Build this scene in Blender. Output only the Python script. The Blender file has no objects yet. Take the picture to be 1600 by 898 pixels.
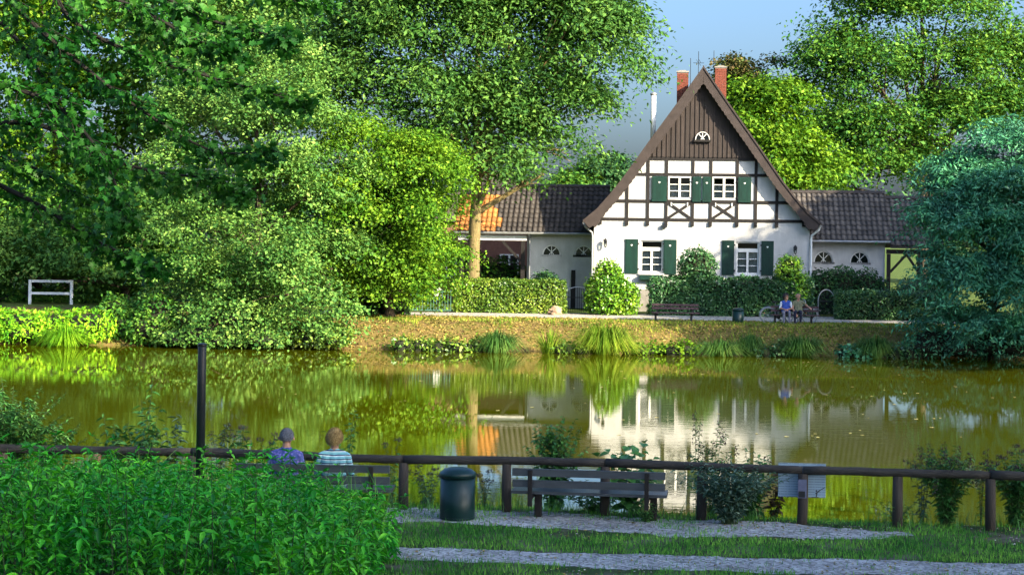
import bpy, bmesh, math, random
import numpy as np
from mathutils import Vector, Matrix

R = math.radians
rng = np.random.default_rng(7)
random.seed(7)
scene = bpy.context.scene
COL = scene.collection

# ------------------------------------------------------------------ camera
FPX = 2750.0            # focal length in photo pixels (photo is 1600 wide)
CAM = Vector((0, 0, 3.67))
ROLL = R(-0.8)
HOR = 368.0             # photo row of the horizon
cam_d = bpy.data.cameras.new('camera')
cam = bpy.data.objects.new('camera', cam_d)
COL.objects.link(cam)
cam.location = CAM
cam.rotation_euler = (R(90), ROLL, 0)
cam_d.sensor_width = 36.0
cam_d.lens = FPX / 1600 * 36.0
cam_d.shift_y = -(449 - HOR) / 1600
cam_d.clip_start = 0.1
cam_d.clip_end = 3000
scene.camera = cam

# ------------------------------------------------------------------ light
SUN_EL, SUN_AZ = 25.0, 48.0          # azimuth: degrees to the right of straight behind the camera
sd = Vector((math.sin(R(SUN_AZ)) * math.cos(R(SUN_EL)), -math.cos(R(SUN_AZ)) * math.cos(R(SUN_EL)), math.sin(R(SUN_EL))))
w = bpy.data.worlds.new('World')
scene.world = w
w.use_nodes = True
nt = w.node_tree
bg = nt.nodes['Background']
sky = nt.nodes.new('ShaderNodeTexSky')
sky.sky_type = 'NISHITA'
sky.sun_disc = False
sky.sun_elevation = R(SUN_EL)
sky.sun_rotation = math.atan2(sd.x, sd.y)
sky.altitude = 100
sky.air_density = 1.0
sky.dust_density = 5.4
sky.ozone_density = 6.5
nt.links.new(sky.outputs[0], bg.inputs[0])
bg.inputs[1].default_value = 0.13
sun_d = bpy.data.lights.new('sun', 'SUN')
sun_d.energy = 5.0
sun_d.angle = R(0.5)
sun_d.color = (1.0, 0.86, 0.62)
sun = bpy.data.objects.new('sun', sun_d)
COL.objects.link(sun)
sun.rotation_euler = (-sd).to_track_quat('-Z', 'Y').to_euler()

vs = scene.view_settings
vs.view_transform = 'Standard'
vs.look = 'None'
vs.gamma = 1.0
vs.use_curve_mapping = False
vs.exposure = 1.55
scene.cycles.max_bounces = 8
scene.cycles.diffuse_bounces = 2
scene.cycles.transparent_max_bounces = 12
scene.cycles.transmission_bounces = 4
scene.cycles.caustics_reflective = False
scene.cycles.caustics_refractive = False
scene.cycles.sample_clamp_indirect = 6.0

# ------------------------------------------------------------------ pixel -> world
_r = Vector((math.cos(ROLL), 0, -math.sin(ROLL)))
_u = Vector((math.sin(ROLL), 0, math.cos(ROLL)))
def at(px, py, Y):
    return CAM + Y * (Vector((0, 1, 0)) + (px - 800) / FPX * _r - (py - HOR) / FPX * _u)

# ------------------------------------------------------------------ materials
MATS = {}
def _new(name):
    m = bpy.data.materials.new(name)
    m.use_nodes = True
    MATS[name] = m
    t = m.node_tree
    return m, t, t.nodes['Principled BSDF'], t.nodes['Material Output']

def mat(name, col, rough=0.7, var=0.25, scale=6.0, bump=0.15, bscale=40.0, stretch=(1, 1, 1), metal=0.0, spec=0.4, col2=None, island=0.0, streak=0.0):
    """procedural surface: base colour broken up by two noises, fine bump"""
    m, t, p, out = _new(name)
    tc = t.nodes.new('ShaderNodeTexCoord')
    mp = t.nodes.new('ShaderNodeMapping')
    mp.inputs['Scale'].default_value = stretch
    t.links.new(tc.outputs['Object'], mp.inputs[0])
    n = t.nodes.new('ShaderNodeTexNoise')
    n.inputs['Scale'].default_value = scale
    n.inputs['Detail'].default_value = 6
    n.inputs['Roughness'].default_value = 0.65
    t.links.new(mp.outputs[0], n.inputs['Vector'])
    r = t.nodes.new('ShaderNodeValToRGB')
    c2 = col2 if col2 else tuple(c * (1 - var) for c in col)
    r.color_ramp.elements[0].position = 0.3
    r.color_ramp.elements[1].position = 0.7
    r.color_ramp.elements[0].color = (*c2, 1)
    r.color_ramp.elements[1].color = (*[min(1, c * (1 + var * 0.5)) for c in col], 1)
    t.links.new(n.outputs[0], r.inputs[0])
    last = r.outputs[0]
    if streak:      # rain streaks and grime
        ms_ = t.nodes.new('ShaderNodeMapping'); ms_.inputs['Scale'].default_value = (2.5, 2.5, .5)
        t.links.new(tc.outputs['Object'], ms_.inputs[0])
        ns = t.nodes.new('ShaderNodeTexNoise'); ns.inputs['Scale'].default_value = 1.6; ns.inputs['Detail'].default_value = 7; ns.inputs['Roughness'].default_value = .7
        t.links.new(ms_.outputs[0], ns.inputs['Vector'])
        mg = t.nodes.new('ShaderNodeMapRange'); mg.inputs[1].default_value = .38; mg.inputs[2].default_value = .62; mg.inputs[3].default_value = 1 - streak; mg.inputs[4].default_value = 1.0
        t.links.new(ns.outputs[0], mg.inputs[0])
        hg = t.nodes.new('ShaderNodeHueSaturation'); t.links.new(mg.outputs[0], hg.inputs['Value']); t.links.new(last, hg.inputs['Color'])
        last = hg.outputs[0]
    if island:
        g = t.nodes.new('ShaderNodeObjectInfo')
        mx = t.nodes.new('ShaderNodeHueSaturation')
        ma = t.nodes.new('ShaderNodeMapRange')
        ma.inputs[3].default_value = 1 - island
        ma.inputs[4].default_value = 1 + island
        t.links.new(g.outputs['Random'], ma.inputs[0])
        t.links.new(ma.outputs[0], mx.inputs['Value'])
        t.links.new(last, mx.inputs['Color'])
        last = mx.outputs[0]
    t.links.new(last, p.inputs['Base Color'])
    p.inputs['Roughness'].default_value = rough
    p.inputs['Metallic'].default_value = metal
    p.inputs['Specular IOR Level'].default_value = spec
    if bump:
        n2 = t.nodes.new('ShaderNodeTexNoise')
        n2.inputs['Scale'].default_value = bscale
        n2.inputs['Detail'].default_value = 5
        t.links.new(mp.outputs[0], n2.inputs['Vector'])
        b = t.nodes.new('ShaderNodeBump')
        b.inputs['Strength'].default_value = bump
        b.inputs['Distance'].default_value = 0.02
        t.links.new(n2.outputs[0], b.inputs['Height'])
        t.links.new(b.outputs[0], p.inputs['Normal'])
    return m

def leafmat(name, cols, transl=0.35, tcol=None, rough=0.6, spec=0.15, pos=None, gain=1.6, nscale=0.9):
    """leaf: one tone per leaf (random per island), part of the light passes through"""
    transl *= .62
    cols = [tuple(min(.8, x * gain) for x in c) for c in cols]
    m, t, p, out = _new(name)
    g = t.nodes.new('ShaderNodeNewGeometry')
    r = t.nodes.new('ShaderNodeValToRGB')
    r.color_ramp.interpolation = 'LINEAR'
    els = r.color_ramp.elements
    while len(els) < len(cols):
        els.new(0.5)
    for i, c in enumerate(cols):
        els[i].position = (pos[i] if pos else i / (len(cols) - 1))
        els[i].color = (*c, 1)
    t.links.new(g.outputs['Random Per Island'], r.inputs[0])
    tcn = t.nodes.new('ShaderNodeTexCoord')
    nz = t.nodes.new('ShaderNodeTexNoise'); nz.inputs['Scale'].default_value = nscale; nz.inputs['Detail'].default_value = 2
    t.links.new(tcn.outputs['Object'], nz.inputs['Vector'])
    hv = t.nodes.new('ShaderNodeMapRange'); hv.inputs[1].default_value = .3; hv.inputs[2].default_value = .7; hv.inputs[3].default_value = .62; hv.inputs[4].default_value = 1.38
    t.links.new(nz.outputs[0], hv.inputs[0])
    hh_ = t.nodes.new('ShaderNodeMapRange'); hh_.inputs[1].default_value = .3; hh_.inputs[2].default_value = .7; hh_.inputs[3].default_value = .525; hh_.inputs[4].default_value = .480
    t.links.new(nz.outputs[0], hh_.inputs[0])
    hs = t.nodes.new('ShaderNodeHueSaturation')
    t.links.new(hv.outputs[0], hs.inputs['Value']); t.links.new(hh_.outputs[0], hs.inputs['Hue']); t.links.new(r.outputs[0], hs.inputs['Color'])
    r = hs
    t.links.new(r.outputs[0], p.inputs['Base Color'])
    p.inputs['Roughness'].default_value = rough
    p.inputs['Specular IOR Level'].default_value = spec
    tr = t.nodes.new('ShaderNodeBsdfTranslucent')
    mc = t.nodes.new('ShaderNodeMix')
    mc.data_type = 'RGBA'
    mc.inputs[0].default_value = 0.5
    tc = tcol or tuple(min(1, c * 1.6) for c in cols[-1])
    mc.inputs[7].default_value = (*tc, 1)
    t.links.new(r.outputs[0], mc.inputs[6])
    t.links.new(mc.outputs[2], tr.inputs[0])
    ms = t.nodes.new('ShaderNodeMixShader')
    ms.inputs[0].default_value = transl
    t.links.new(p.outputs[0], ms.inputs[1])
    t.links.new(tr.outputs[0], ms.inputs[2])
    t.links.new(ms.outputs[0], out.inputs[0])
    return m

plaster = mat('plaster', (0.60, 0.59, 0.57), 0.9, 0.10, 1.6, 0.5, 22, spec=0.2, streak=.10)
plaster_wing = mat('plaster_wing', (0.60, 0.59, 0.565), 0.9, 0.16, 1.1, 0.5, 22, spec=0.2, streak=.10)
plinth_m = mat('plinth_render', (0.30, 0.28, 0.25), 0.95, 0.3, 2.5, 0.5, 25)
timber = mat('dark_timber', (0.013, 0.010, 0.009), 0.7, 0.35, 3, 0.4, 30, (6, 6, 0.6))
barge_m = mat('bargeboard_wood', (0.046, 0.034, 0.031), 0.75, 0.35, 2.5, 0.4, 26, (1, 1, 1))
board_m = mat('gable_board_wood', (0.042, 0.031, 0.027), 0.75, 0.35, 3, 0.5, 30, (5, 5, 0.5), island=0.22)
shutter_m = mat('green_shutter_paint', (0.003, 0.038, 0.025), 0.5, 0.3, 5, 0.2, 40, (3, 3, 0.4), streak=.3)
white_paint = mat('white_paint', (0.80, 0.79, 0.75), 0.45, 0.08, 5, 0.08, 40)
white_metal = mat('white_metal', (0.78, 0.80, 0.80), 0.35, 0.08, 5, 0.05, 40)
interior_m = mat('unlit_room_shade', (0.035, 0.030, 0.028), 0.95, 0.2, 3, 0)  # dark colour stands in for the shade of unlit rooms
curtain_m = mat('net_curtain', (0.80, 0.78, 0.74), 0.9, 0.25, 14, 0.2, 40, (4, 4, 0.3))
brick_m = mat('chimney_brick', (0.20, 0.052, 0.030), 0.88, 0.35, 9, 0.4, 60)
mortar_m = mat('mortar', (0.30, 0.26, 0.22), 0.95, 0.2, 9, 0.3, 60)
tile_m = mat('dark_roof_tile', (0.046, 0.038, 0.033), 0.62, 0.45, 5, 0.4, 30, island=0.40)
tile_o = mat('sunlit_orange_roof_tile', (0.42, 0.17, 0.04), 0.72, 0.40, 5, 0.4, 30, island=0.30)  # sunlit patch of the left wing roof, painted as orange tiles
tile_r = mat('mossy_roof_tile', (0.075, 0.064, 0.054), 0.6, 0.5, 5, 0.4, 30, island=0.5)
lead_m = mat('zinc', (0.34, 0.35, 0.35), 0.5, 0.2, 5, 0.1, 40, metal=0.5)
iron_m = mat('black_iron', (0.014, 0.016, 0.018), 0.5, 0.3, 8, 0.1, 40)
gate_m = mat('pale_green_gate_paint', (0.075, 0.18, 0.14), 0.5, 0.2, 6, 0.1, 40)
benchw_far = mat('purple_brown_slat', (0.085, 0.045, 0.050), 0.6, 0.3, 4, 0.3, 30, (0.6, 5, 5))
benchw_near = mat('weathered_bench_slat', (0.050, 0.054, 0.060), 0.30, 0.4, 4, 0.3, 26, (0.5, 6, 6), spec=0.9)
bin_m = mat('dark_green_bin_metal', (0.004, 0.026, 0.024), 0.36, 0.25, 5, 0.08, 50)
log_m = mat('weathered_log', (0.050, 0.044, 0.037), 0.8, 0.55, 4, 1.0, 16, (0.4, 5, 5))
post_m = mat('weathered_post', (0.062, 0.050, 0.039), 0.85, 0.5, 4, 0.6, 22, (5, 5, 0.5))
post_fresh = mat('pale_post_wood', (0.36, 0.20, 0.10), 0.85, 0.4, 4, 0.5, 22, (5, 5, 0.5))
bark_m = mat('tree_bark', (0.10, 0.075, 0.048), 0.95, 0.5, 5, 0.9, 14, (3, 3, 0.7))
bark_y = mat('sunlit_yellow_bark', (0.22, 0.17, 0.070), 0.95, 0.5, 5, 0.9, 14, (3, 3, 0.7))  # yellow of the sunlight on the trunk is put into the bark colour
twig_m = mat('twig_bark', (0.016, 0.014, 0.010), 0.9, 0.3, 8, 0.3, 30)
stem_m = mat('green_stem', (0.05, 0.09, 0.03), 0.7, 0.3, 8, 0.1, 30)
stone_m = mat('boulder_stone', (0.46, 0.30, 0.19), 0.9, 0.35, 4, 0.7, 14)
pole_m = mat('dark_pole_paint', (0.014, 0.016, 0.020), 0.35, 0.3, 6, 0.1, 40, spec=0.5)
tyre_m = mat('bicycle_tyre', (0.42, 0.44, 0.45), 0.7, 0.2, 8, 0.1, 40)
chrome_m = mat('bicycle_rim', (0.55, 0.58, 0.60), 0.3, 0.1, 8, 0, metal=0.7)
frame_m = mat('bicycle_frame_paint', (0.20, 0.24, 0.27), 0.35, 0.1, 8, 0)
black_m = mat('black_rubber', (0.012, 0.012, 0.013), 0.6, 0.2, 8, 0.1, 40)
orange_m = mat('orange_reflector', (0.75, 0.16, 0.02), 0.25, 0.1, 8, 0)
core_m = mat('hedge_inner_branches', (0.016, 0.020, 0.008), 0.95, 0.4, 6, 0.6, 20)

# glass: clear pane with reflections
glass_m, t, p, out = _new('window_glass')
fr = t.nodes.new('ShaderNodeFresnel'); fr.inputs[0].default_value = 1.5
tr = t.nodes.new('ShaderNodeBsdfTransparent'); tr.inputs[0].default_value = (0.80, 0.84, 0.84, 1)
gl = t.nodes.new('ShaderNodeBsdfGlossy'); gl.inputs['Roughness'].default_value = 0.03
ms = t.nodes.new('ShaderNodeMixShader')
t.links.new(fr.outputs[0], ms.inputs[0]); t.links.new(tr.outputs[0], ms.inputs[1]); t.links.new(gl.outputs[0], ms.inputs[2])
t.links.new(ms.outputs[0], out.inputs[0])

# foliage
L_ash = leafmat('ash_leaf', [(0.020, 0.060, 0.014), (0.045, 0.115, 0.020), (0.085, 0.17, 0.028)], 0.35, (0.16, 0.30, 0.03))
L_horn = leafmat('hornbeam_leaf', [(0.022, 0.075, 0.016), (0.062, 0.145, 0.024), (0.135, 0.225, 0.045)], 0.32, (0.20, 0.32, 0.03))
L_yel = leafmat('yellow_green_leaf', [(0.020, 0.066, 0.004), (0.056, 0.132, 0.006), (0.120, 0.210, 0.014)], 0.36, (0.20, 0.36, 0.008))
L_right = leafmat('maple_crown_leaf', [(0.012, 0.055, 0.010), (0.036, 0.110, 0.013), (0.095, 0.185, 0.022)], 0.34, (0.24, 0.38, 0.02))
L_teal = leafmat('blue_green_leaf', [(0.010, 0.060, 0.028), (0.028, 0.120, 0.056), (0.075, 0.22, 0.110)], 0.25, (0.12, 0.36, 0.15), 0.4, 0.3, gain=2.1)
L_dark = leafmat('dark_leaf', [(0.010, 0.040, 0.014), (0.022, 0.070, 0.022), (0.05, 0.11, 0.03)], 0.25, (0.06, 0.16, 0.03))
L_rust = leafmat('rust_tinged_leaf', [(0.028, 0.050, 0.012), (0.060, 0.080, 0.018), (0.12, 0.080, 0.03)], 0.3, (0.14, 0.14, 0.03))
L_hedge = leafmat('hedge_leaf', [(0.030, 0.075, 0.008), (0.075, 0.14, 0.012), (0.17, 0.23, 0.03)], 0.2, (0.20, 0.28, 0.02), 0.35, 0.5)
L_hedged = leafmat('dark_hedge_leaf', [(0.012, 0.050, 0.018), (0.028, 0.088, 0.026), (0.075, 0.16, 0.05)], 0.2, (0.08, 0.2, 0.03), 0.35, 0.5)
L_laurel = leafmat('laurel_leaf', [(0.030, 0.105, 0.006), (0.080, 0.19, 0.010), (0.17, 0.28, 0.02)], 0.2, (0.2, 0.34, 0.02), 0.3, 0.5)
L_nettle = leafmat('nettle_leaf', [(0.010, 0.080, 0.004), (0.022, 0.165, 0.006), (0.055, 0.28, 0.012)], 0.35, (0.06, 0.48, 0.015), 0.42, 0.45, gain=2.4, nscale=1.6)
L_maple = leafmat('overhanging_maple_leaf', [(0.010, 0.055, 0.005), (0.024, 0.105, 0.009), (0.055, 0.19, 0.028)], 0.42, (0.06, 0.34, 0.02), 0.5, 0.25, gain=1.15)
L_weed = leafmat('weed_leaf', [(0.012, 0.055, 0.012), (0.028, 0.095, 0.018), (0.065, 0.155, 0.035)], 0.35, (0.10, 0.26, 0.03), 0.42, 0.45, gain=2.2, nscale=2.5)
L_grey = leafmat('grey_green_leaf', [(0.030, 0.075, 0.050), (0.060, 0.115, 0.075), (0.12, 0.18, 0.13)], 0.25, (0.12, 0.2, 0.10))
L_red = leafmat('reddish_leaf', [(0.05, 0.045, 0.025), (0.10, 0.055, 0.035), (0.055, 0.09, 0.03)], 0.3, (0.16, 0.08, 0.04))
L_bright = leafmat('bright_bank_leaf', [(0.045, 0.15, 0.006), (0.10, 0.25, 0.010), (0.19, 0.34, 0.015)], 0.4, (0.3, 0.5, 0.01))
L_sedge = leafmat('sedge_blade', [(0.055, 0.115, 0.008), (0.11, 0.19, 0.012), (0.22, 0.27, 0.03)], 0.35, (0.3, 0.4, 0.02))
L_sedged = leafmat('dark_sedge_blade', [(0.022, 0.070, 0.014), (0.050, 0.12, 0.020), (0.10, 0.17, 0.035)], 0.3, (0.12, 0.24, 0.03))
L_grass = leafmat('grass_blade', [(0.020, 0.085, 0.012), (0.045, 0.14, 0.016), (0.095, 0.20, 0.03)], 0.3, (0.1, 0.32, 0.02), gain=2.6)
L_litter = leafmat('leaf_litter', [(0.050, 0.090, 0.012), (0.17, 0.125, 0.032), (0.29, 0.215, 0.060), (0.085, 0.115, 0.016)], 0.2, (0.3, 0.2, 0.03), 0.7, 0.2)
L_float = leafmat('floating_leaf', [(0.20, 0.17, 0.05), (0.34, 0.30, 0.14)], 0.1, None, 0.5)
flower_m = mat('dull_purple_flower', (0.055, 0.040, 0.045), 0.9, 0.3, 20, 0)

# ------------------------------------------------------------------ mesh helpers
class MB:
    def __init__(self):
        self.v, self.f = [], []
    def add(self, vs, fs):
        b = len(self.v)
        self.v += [tuple(x) for x in vs]
        self.f += [tuple(b + i for i in q) for q in fs]
        return self
    def box(self, x0, x1, y0, y1, z0, z1, M=None, bev=0.0):
        if bev:
            b = bev
            prof = [(x0, y0 + b), (x0 + b, y0), (x1 - b, y0), (x1, y0 + b), (x1, y1 - b), (x1 - b, y1), (x0 + b, y1), (x0, y1 - b)]
            vs = [(x, y, z0) for x, y in prof] + [(x, y, z1) for x, y in prof]
            fs = [tuple(range(7, -1, -1)), tuple(range(8, 16))] + [(i, (i + 1) % 8, 8 + (i + 1) % 8, 8 + i) for i in range(8)]
        else:
            vs = [(x0, y0, z0), (x1, y0, z0), (x1, y1, z0), (x0, y1, z0), (x0, y0, z1), (x1, y0, z1), (x1, y1, z1), (x0, y1, z1)]
            fs = [(0, 3, 2, 1), (4, 5, 6, 7), (0, 1, 5, 4), (1, 2, 6, 5), (2, 3, 7, 6), (3, 0, 4, 7)]
        if M is not None:
            vs = [M @ Vector(x) for x in vs]
        return self.add(vs, fs)
    def prism(self, poly, y0, y1):
        """polygon in (x, z) extruded along y; counter-clockwise seen from -y"""
        n = len(poly)
        vs = [(x, y0, z) for x, z in poly] + [(x, y1, z) for x, z in poly]
        fs = [tuple(range(n)), tuple(range(2 * n - 1, n - 1, -1))] + [(i, n + i, n + (i + 1) % n, (i + 1) % n) for i in range(n)]
        return self.add(vs, fs)
    def bar(self, a, b, w, h, up=(0, 0, 1)):
        a, b = Vector(a), Vector(b)
        d = (b - a).normalized()
        s = d.cross(Vector(up))
        if s.length < 1e-4:
            s = d.cross(Vector((1, 0, 0)))
        s.normalize()
        u = s.cross(d)
        vs = []
        for p in (a, b):
            for i, j in ((-1, -1), (1, -1), (1, 1), (-1, 1)):
                vs.append(p + s * i * w / 2 + u * j * h / 2)
        return self.add(vs, [(0, 1, 2, 3), (7, 6, 5, 4), (0, 4, 5, 1), (1, 5, 6, 2), (2, 6, 7, 3), (3, 7, 4, 0)])
    def tube(self, pts, rad, n=8, cap=True, jit=0.0):
        pts = [Vector(p) for p in pts]
        if not hasattr(rad, '__len__'):
            rad = [rad] * len(pts)
        b = len(self.v)
        ref = None
        for i, p in enumerate(pts):
            d = (pts[min(i + 1, len(pts) - 1)] - pts[max(i - 1, 0)]).normalized()
            if ref is None:
                ref = d.orthogonal().normalized()
            s = (ref - d * ref.dot(d)).normalized()
            ref = s
            t = d.cross(s)
            for k in range(n):
                a = 2 * math.pi * k / n
                rr = rad[i] * (1 + jit * random.uniform(-1, 1))
                self.v.append(tuple(p + (s * math.cos(a) + t * math.sin(a)) * rr))
        for i in range(len(pts) - 1):
            for k in range(n):
                k2 = (k + 1) % n
                self.f.append((b + i * n + k, b + i * n + k2, b + (i + 1) * n + k2, b + (i + 1) * n + k))
        if cap:
            self.f.append(tuple(b + k for k in range(n - 1, -1, -1)))
            e = b + (len(pts) - 1) * n
            self.f.append(tuple(e + k for k in range(n)))
        return self
    def lathe(self, prof, n=24, c=(0, 0, 0)):
        b = len(self.v)
        for r, z in prof:
            for k in range(n):
                a = 2 * math.pi * k / n
                self.v.append((c[0] + r * math.cos(a), c[1] + r * math.sin(a), c[2] + z))
        for i in range(len(prof) - 1):
            for k in range(n):
                k2 = (k + 1) % n
                self.f.append((b + i * n + k, b + i * n + k2, b + (i + 1) * n + k2, b + (i + 1) * n + k))
        self.f.append(tuple(b + k for k in range(n - 1, -1, -1)))
        e = b + (len(prof) - 1) * n
        self.f.append(tuple(e + k for k in range(n)))
        return self
    def mesh(self, name, m, smooth=False):
        me = bpy.data.meshes.new(name)
        me.from_pydata(self.v, [], self.f)
        me.materials.append(m)
        if smooth:
            me.polygons.foreach_set('use_smooth', [True] * len(me.polygons))
        me.update()
        return me
    def build(self, name, m, parent=None, smooth=False):
        return link(name, self.mesh(name, m, smooth), parent)

def link(name, me, parent=None, loc=None, rot=None, scale=None):
    o = bpy.data.objects.new(name, me)
    COL.objects.link(o)
    if parent:
        o.parent = parent
    if loc is not None:
        o.location = loc
    if rot is not None:
        o.rotation_euler = rot
    if scale is not None:
        o.scale = scale
    return o

def tag(o, label=None, cat=None, group=None, kind=None):
    if label: o['label'] = label
    if cat: o['category'] = cat
    if group: o['group'] = group
    if kind: o['kind'] = kind
    return o

def thing(name, label, cat, loc=(0, 0, 0), rz=0.0, group=None):
    o = bpy.data.objects.new(name, None)
    COL.objects.link(o)
    o.location = loc
    o.rotation_euler = (0, 0, rz)
    return tag(o, label, cat, group)

def np_mesh(name, V, F, m, smooth=False):
    """V (n,3), F (m,k) constant polygon size"""
    V = np.ascontiguousarray(V, dtype=np.float32)
    F = np.ascontiguousarray(F, dtype=np.int32)
    me = bpy.data.meshes.new(name)
    me.vertices.add(len(V))
    me.vertices.foreach_set('co', V.ravel())
    k = F.shape[1]
    me.loops.add(F.size)
    me.loops.foreach_set('vertex_index', F.ravel())
    me.polygons.add(len(F))
    me.polygons.foreach_set('loop_start', np.arange(0, F.size, k, dtype=np.int32))
    me.polygons.foreach_set('loop_total', np.full(len(F), k, dtype=np.int32))
    if smooth:
        me.polygons.foreach_set('use_smooth', np.ones(len(F), dtype=bool))
    me.materials.append(m)
    me.update(calc_edges=True)
    return me

def unit(a):
    return a / np.maximum(np.linalg.norm(a, axis=-1, keepdims=True), 1e-9)

def rnd_dir(n):
    return unit(rng.normal(size=(n, 3)))

def leaf_arrays(P, A, N, L, W, fold=0.18, kind='rhomb'):
    """P base points, A leaf axis, N rough normal; returns V, F"""
    n = len(P)
    A = unit(A)
    B = unit(np.cross(N, A))
    N = np.cross(A, B)
    L = np.broadcast_to(np.asarray(L, float), (n,))[:, None]
    W = np.broadcast_to(np.asarray(W, float), (n,))[:, None]
    if kind == 'rhomb':
        mid = P + A * L * 0.45 + N * W * fold
        V = np.stack([P, mid + B * W / 2, P + A * L - N * W * fold * 0.6, mid - B * W / 2], 1).reshape(-1, 3)
        b = (np.arange(n) * 4)[:, None]
        F = np.concatenate([b + np.array([[0, 1, 2]]), b + np.array([[0, 2, 3]])], 0)
    else:   # 'lance': two halves folded on the midrib, pointed, tip bent down
        m1 = P + A * L * 0.28 + N * W * fold
        m2 = P + A * L * 0.62 + N * W * fold * 0.7
        V = np.stack([P, m1 + B * W * 0.5, m2 + B * W * 0.38, P + A * L - N * L * 0.12, m2 - B * W * 0.38, m1 - B * W * 0.5], 1).reshape(-1, 3)
        b = (np.arange(n) * 6)[:, None]
        F = np.concatenate([b + np.array([[0, 1, 2, 3]]), b + np.array([[0, 3, 4, 5]])], 0)
    return V, F

def vnoise(P, s, seed=0.0):
    x, y, z = P[:, 0] * s + seed, P[:, 1] * s + seed * 1.7, P[:, 2] * s + seed * 0.6
    return (np.sin(1.7 * x + 1.3 * np.sin(2.1 * y + .5)) + np.sin(1.9 * y + 1.2 * np.sin(1.6 * z + 1.)) + np.sin(2.2 * z + 1.4 * np.sin(1.8 * x + 2.))) / 3

def bez(a, b, c, n):
    a, b, c = Vector(a), Vector(b), Vector(c)
    return [a * (1 - t) ** 2 + b * 2 * t * (1 - t) + c * t * t for t in [i / n for i in range(n + 1)]]
# ------------------------------------------------------------------ terrain
FENCE_PX = [(-160, 24.3), (0, 24.2), (300, 24.0), (630, 23.5), (800, 23.4), (1040, 23.06), (1250, 22.75), (1600, 22.4), (1760, 22.3), (2400, 21.9)]
FX = np.array([at(p, 710, y).x for p, y in FENCE_PX])
FY = np.array([y for p, y in FENCE_PX])
WATER_Z = -1.08
def fenceY(x):
    return np.interp(x, FX, FY)
def sm(t):
    t = np.clip(t, 0, 1)
    return t * t * (3 - 2 * t)
def zg(x, y):
    x = np.asarray(x, float); y = np.asarray(y, float)
    d = y - fenceY(x)
    z = np.where(y < 18.4, np.minimum((18.4 - y) * 0.13, 1.95), 0.0)
    z = z - 1.75 * sm((d - 0.30) / 1.9)
    far = 70.4 + 0.35 * np.sin(x * 0.33) + 0.2 * np.sin(x * 0.9 + 1)
    z = z + 1.75 * sm((y - far) / 4.9)
    lake = sm((d - 0.4) / 2) * (1 - sm((y - 75) / 1))
    bump = 0.05 * np.sin(x * 1.1 + y * 0.7) + 0.04 * np.sin(x * 0.6 - y * 1.7)
    bank = sm((y - 71) / 1.5) * (1 - sm((y - 74.0) / 1.3))
    return z + bump * bank
def grid_mesh(name, xs, ys, m, zf):
    X, Y = np.meshgrid(xs, ys)
    V = np.stack([X.ravel(), Y.ravel(), zf(X, Y).ravel()], 1)
    nx, ny = len(xs), len(ys)
    i = (np.arange(ny - 1)[:, None] * nx + np.arange(nx - 1)[None, :]).ravel()
    F = np.stack([i, i + 1, i + nx + 1, i + nx], 1)
    return np_mesh(name, V, F, m, True)

# ground material: short worn grass near, yellowed grass and leaf litter on the far bank
ground_m, t, p, out = _new('ground_soil_and_grass')
tc = t.nodes.new('ShaderNodeTexCoord')
def noise(scale, detail=6, rough=0.6):
    n = t.nodes.new('ShaderNodeTexNoise')
    n.inputs['Scale'].default_value = scale; n.inputs['Detail'].default_value = detail; n.inputs['Roughness'].default_value = rough
    t.links.new(tc.outputs['Object'], n.inputs['Vector'])
    return n.outputs[0]
def ramp(src, stops):
    r = t.nodes.new('ShaderNodeValToRGB')
    while len(r.color_ramp.elements) < len(stops):
        r.color_ramp.elements.new(0.5)
    for e, (pp, c) in zip(r.color_ramp.elements, stops):
        e.position = pp; e.color = (*c, 1)
    t.links.new(src, r.inputs[0])
    return r.outputs[0]
def mixc(f, a, b):
    mx = t.nodes.new('ShaderNodeMix'); mx.data_type = 'RGBA'
    if isinstance(f, float): mx.inputs[0].default_value = f
    else: t.links.new(f, mx.inputs[0])
    t.links.new(a, mx.inputs[6]); t.links.new(b, mx.inputs[7])
    return mx.outputs[2]
near_c = ramp(noise(1.3), [(0.36, (0.15, 0.135, 0.105)), (0.52, (0.050, 0.080, 0.024)), (0.68, (0.032, 0.090, 0.018))])
far_c = ramp(noise(2.6), [(0.32, (0.080, 0.058, 0.030)), (0.46, (0.21, 0.145, 0.048)), (0.60, (0.15, 0.125, 0.032)), (0.76, (0.055, 0.100, 0.018))])
sx = t.nodes.new('ShaderNodeSeparateXYZ'); t.links.new(tc.outputs['Object'], sx.inputs[0])
mr = t.nodes.new('ShaderNodeMapRange'); mr.inputs[1].default_value = 40; mr.inputs[2].default_value = 44
t.links.new(sx.outputs[1], mr.inputs[0])
mr2 = t.nodes.new('ShaderNodeMapRange'); mr2.inputs[1].default_value = 82; mr2.inputs[2].default_value = 84
t.links.new(sx.outputs[1], mr2.inputs[0])
lawn_c = ramp(noise(1.0), [(0.35, (0.060, 0.110, 0.018)), (0.65, (0.115, 0.150, 0.03))])
c = mixc(mr2.outputs[0], mixc(mr.outputs[0], near_c, far_c), lawn_c)
t.links.new(c, p.inputs['Base Color']); p.inputs['Roughness'].default_value = 0.95; p.inputs['Specular IOR Level'].default_value = 0.15
b = t.nodes.new('ShaderNodeBump'); b.inputs['Strength'].default_value = 0.8; b.inputs['Distance'].default_value = 0.05
t.links.new(noise(22, 8, 0.7), b.inputs['Height']); t.links.new(b.outputs[0], p.inputs['Normal'])

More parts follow.
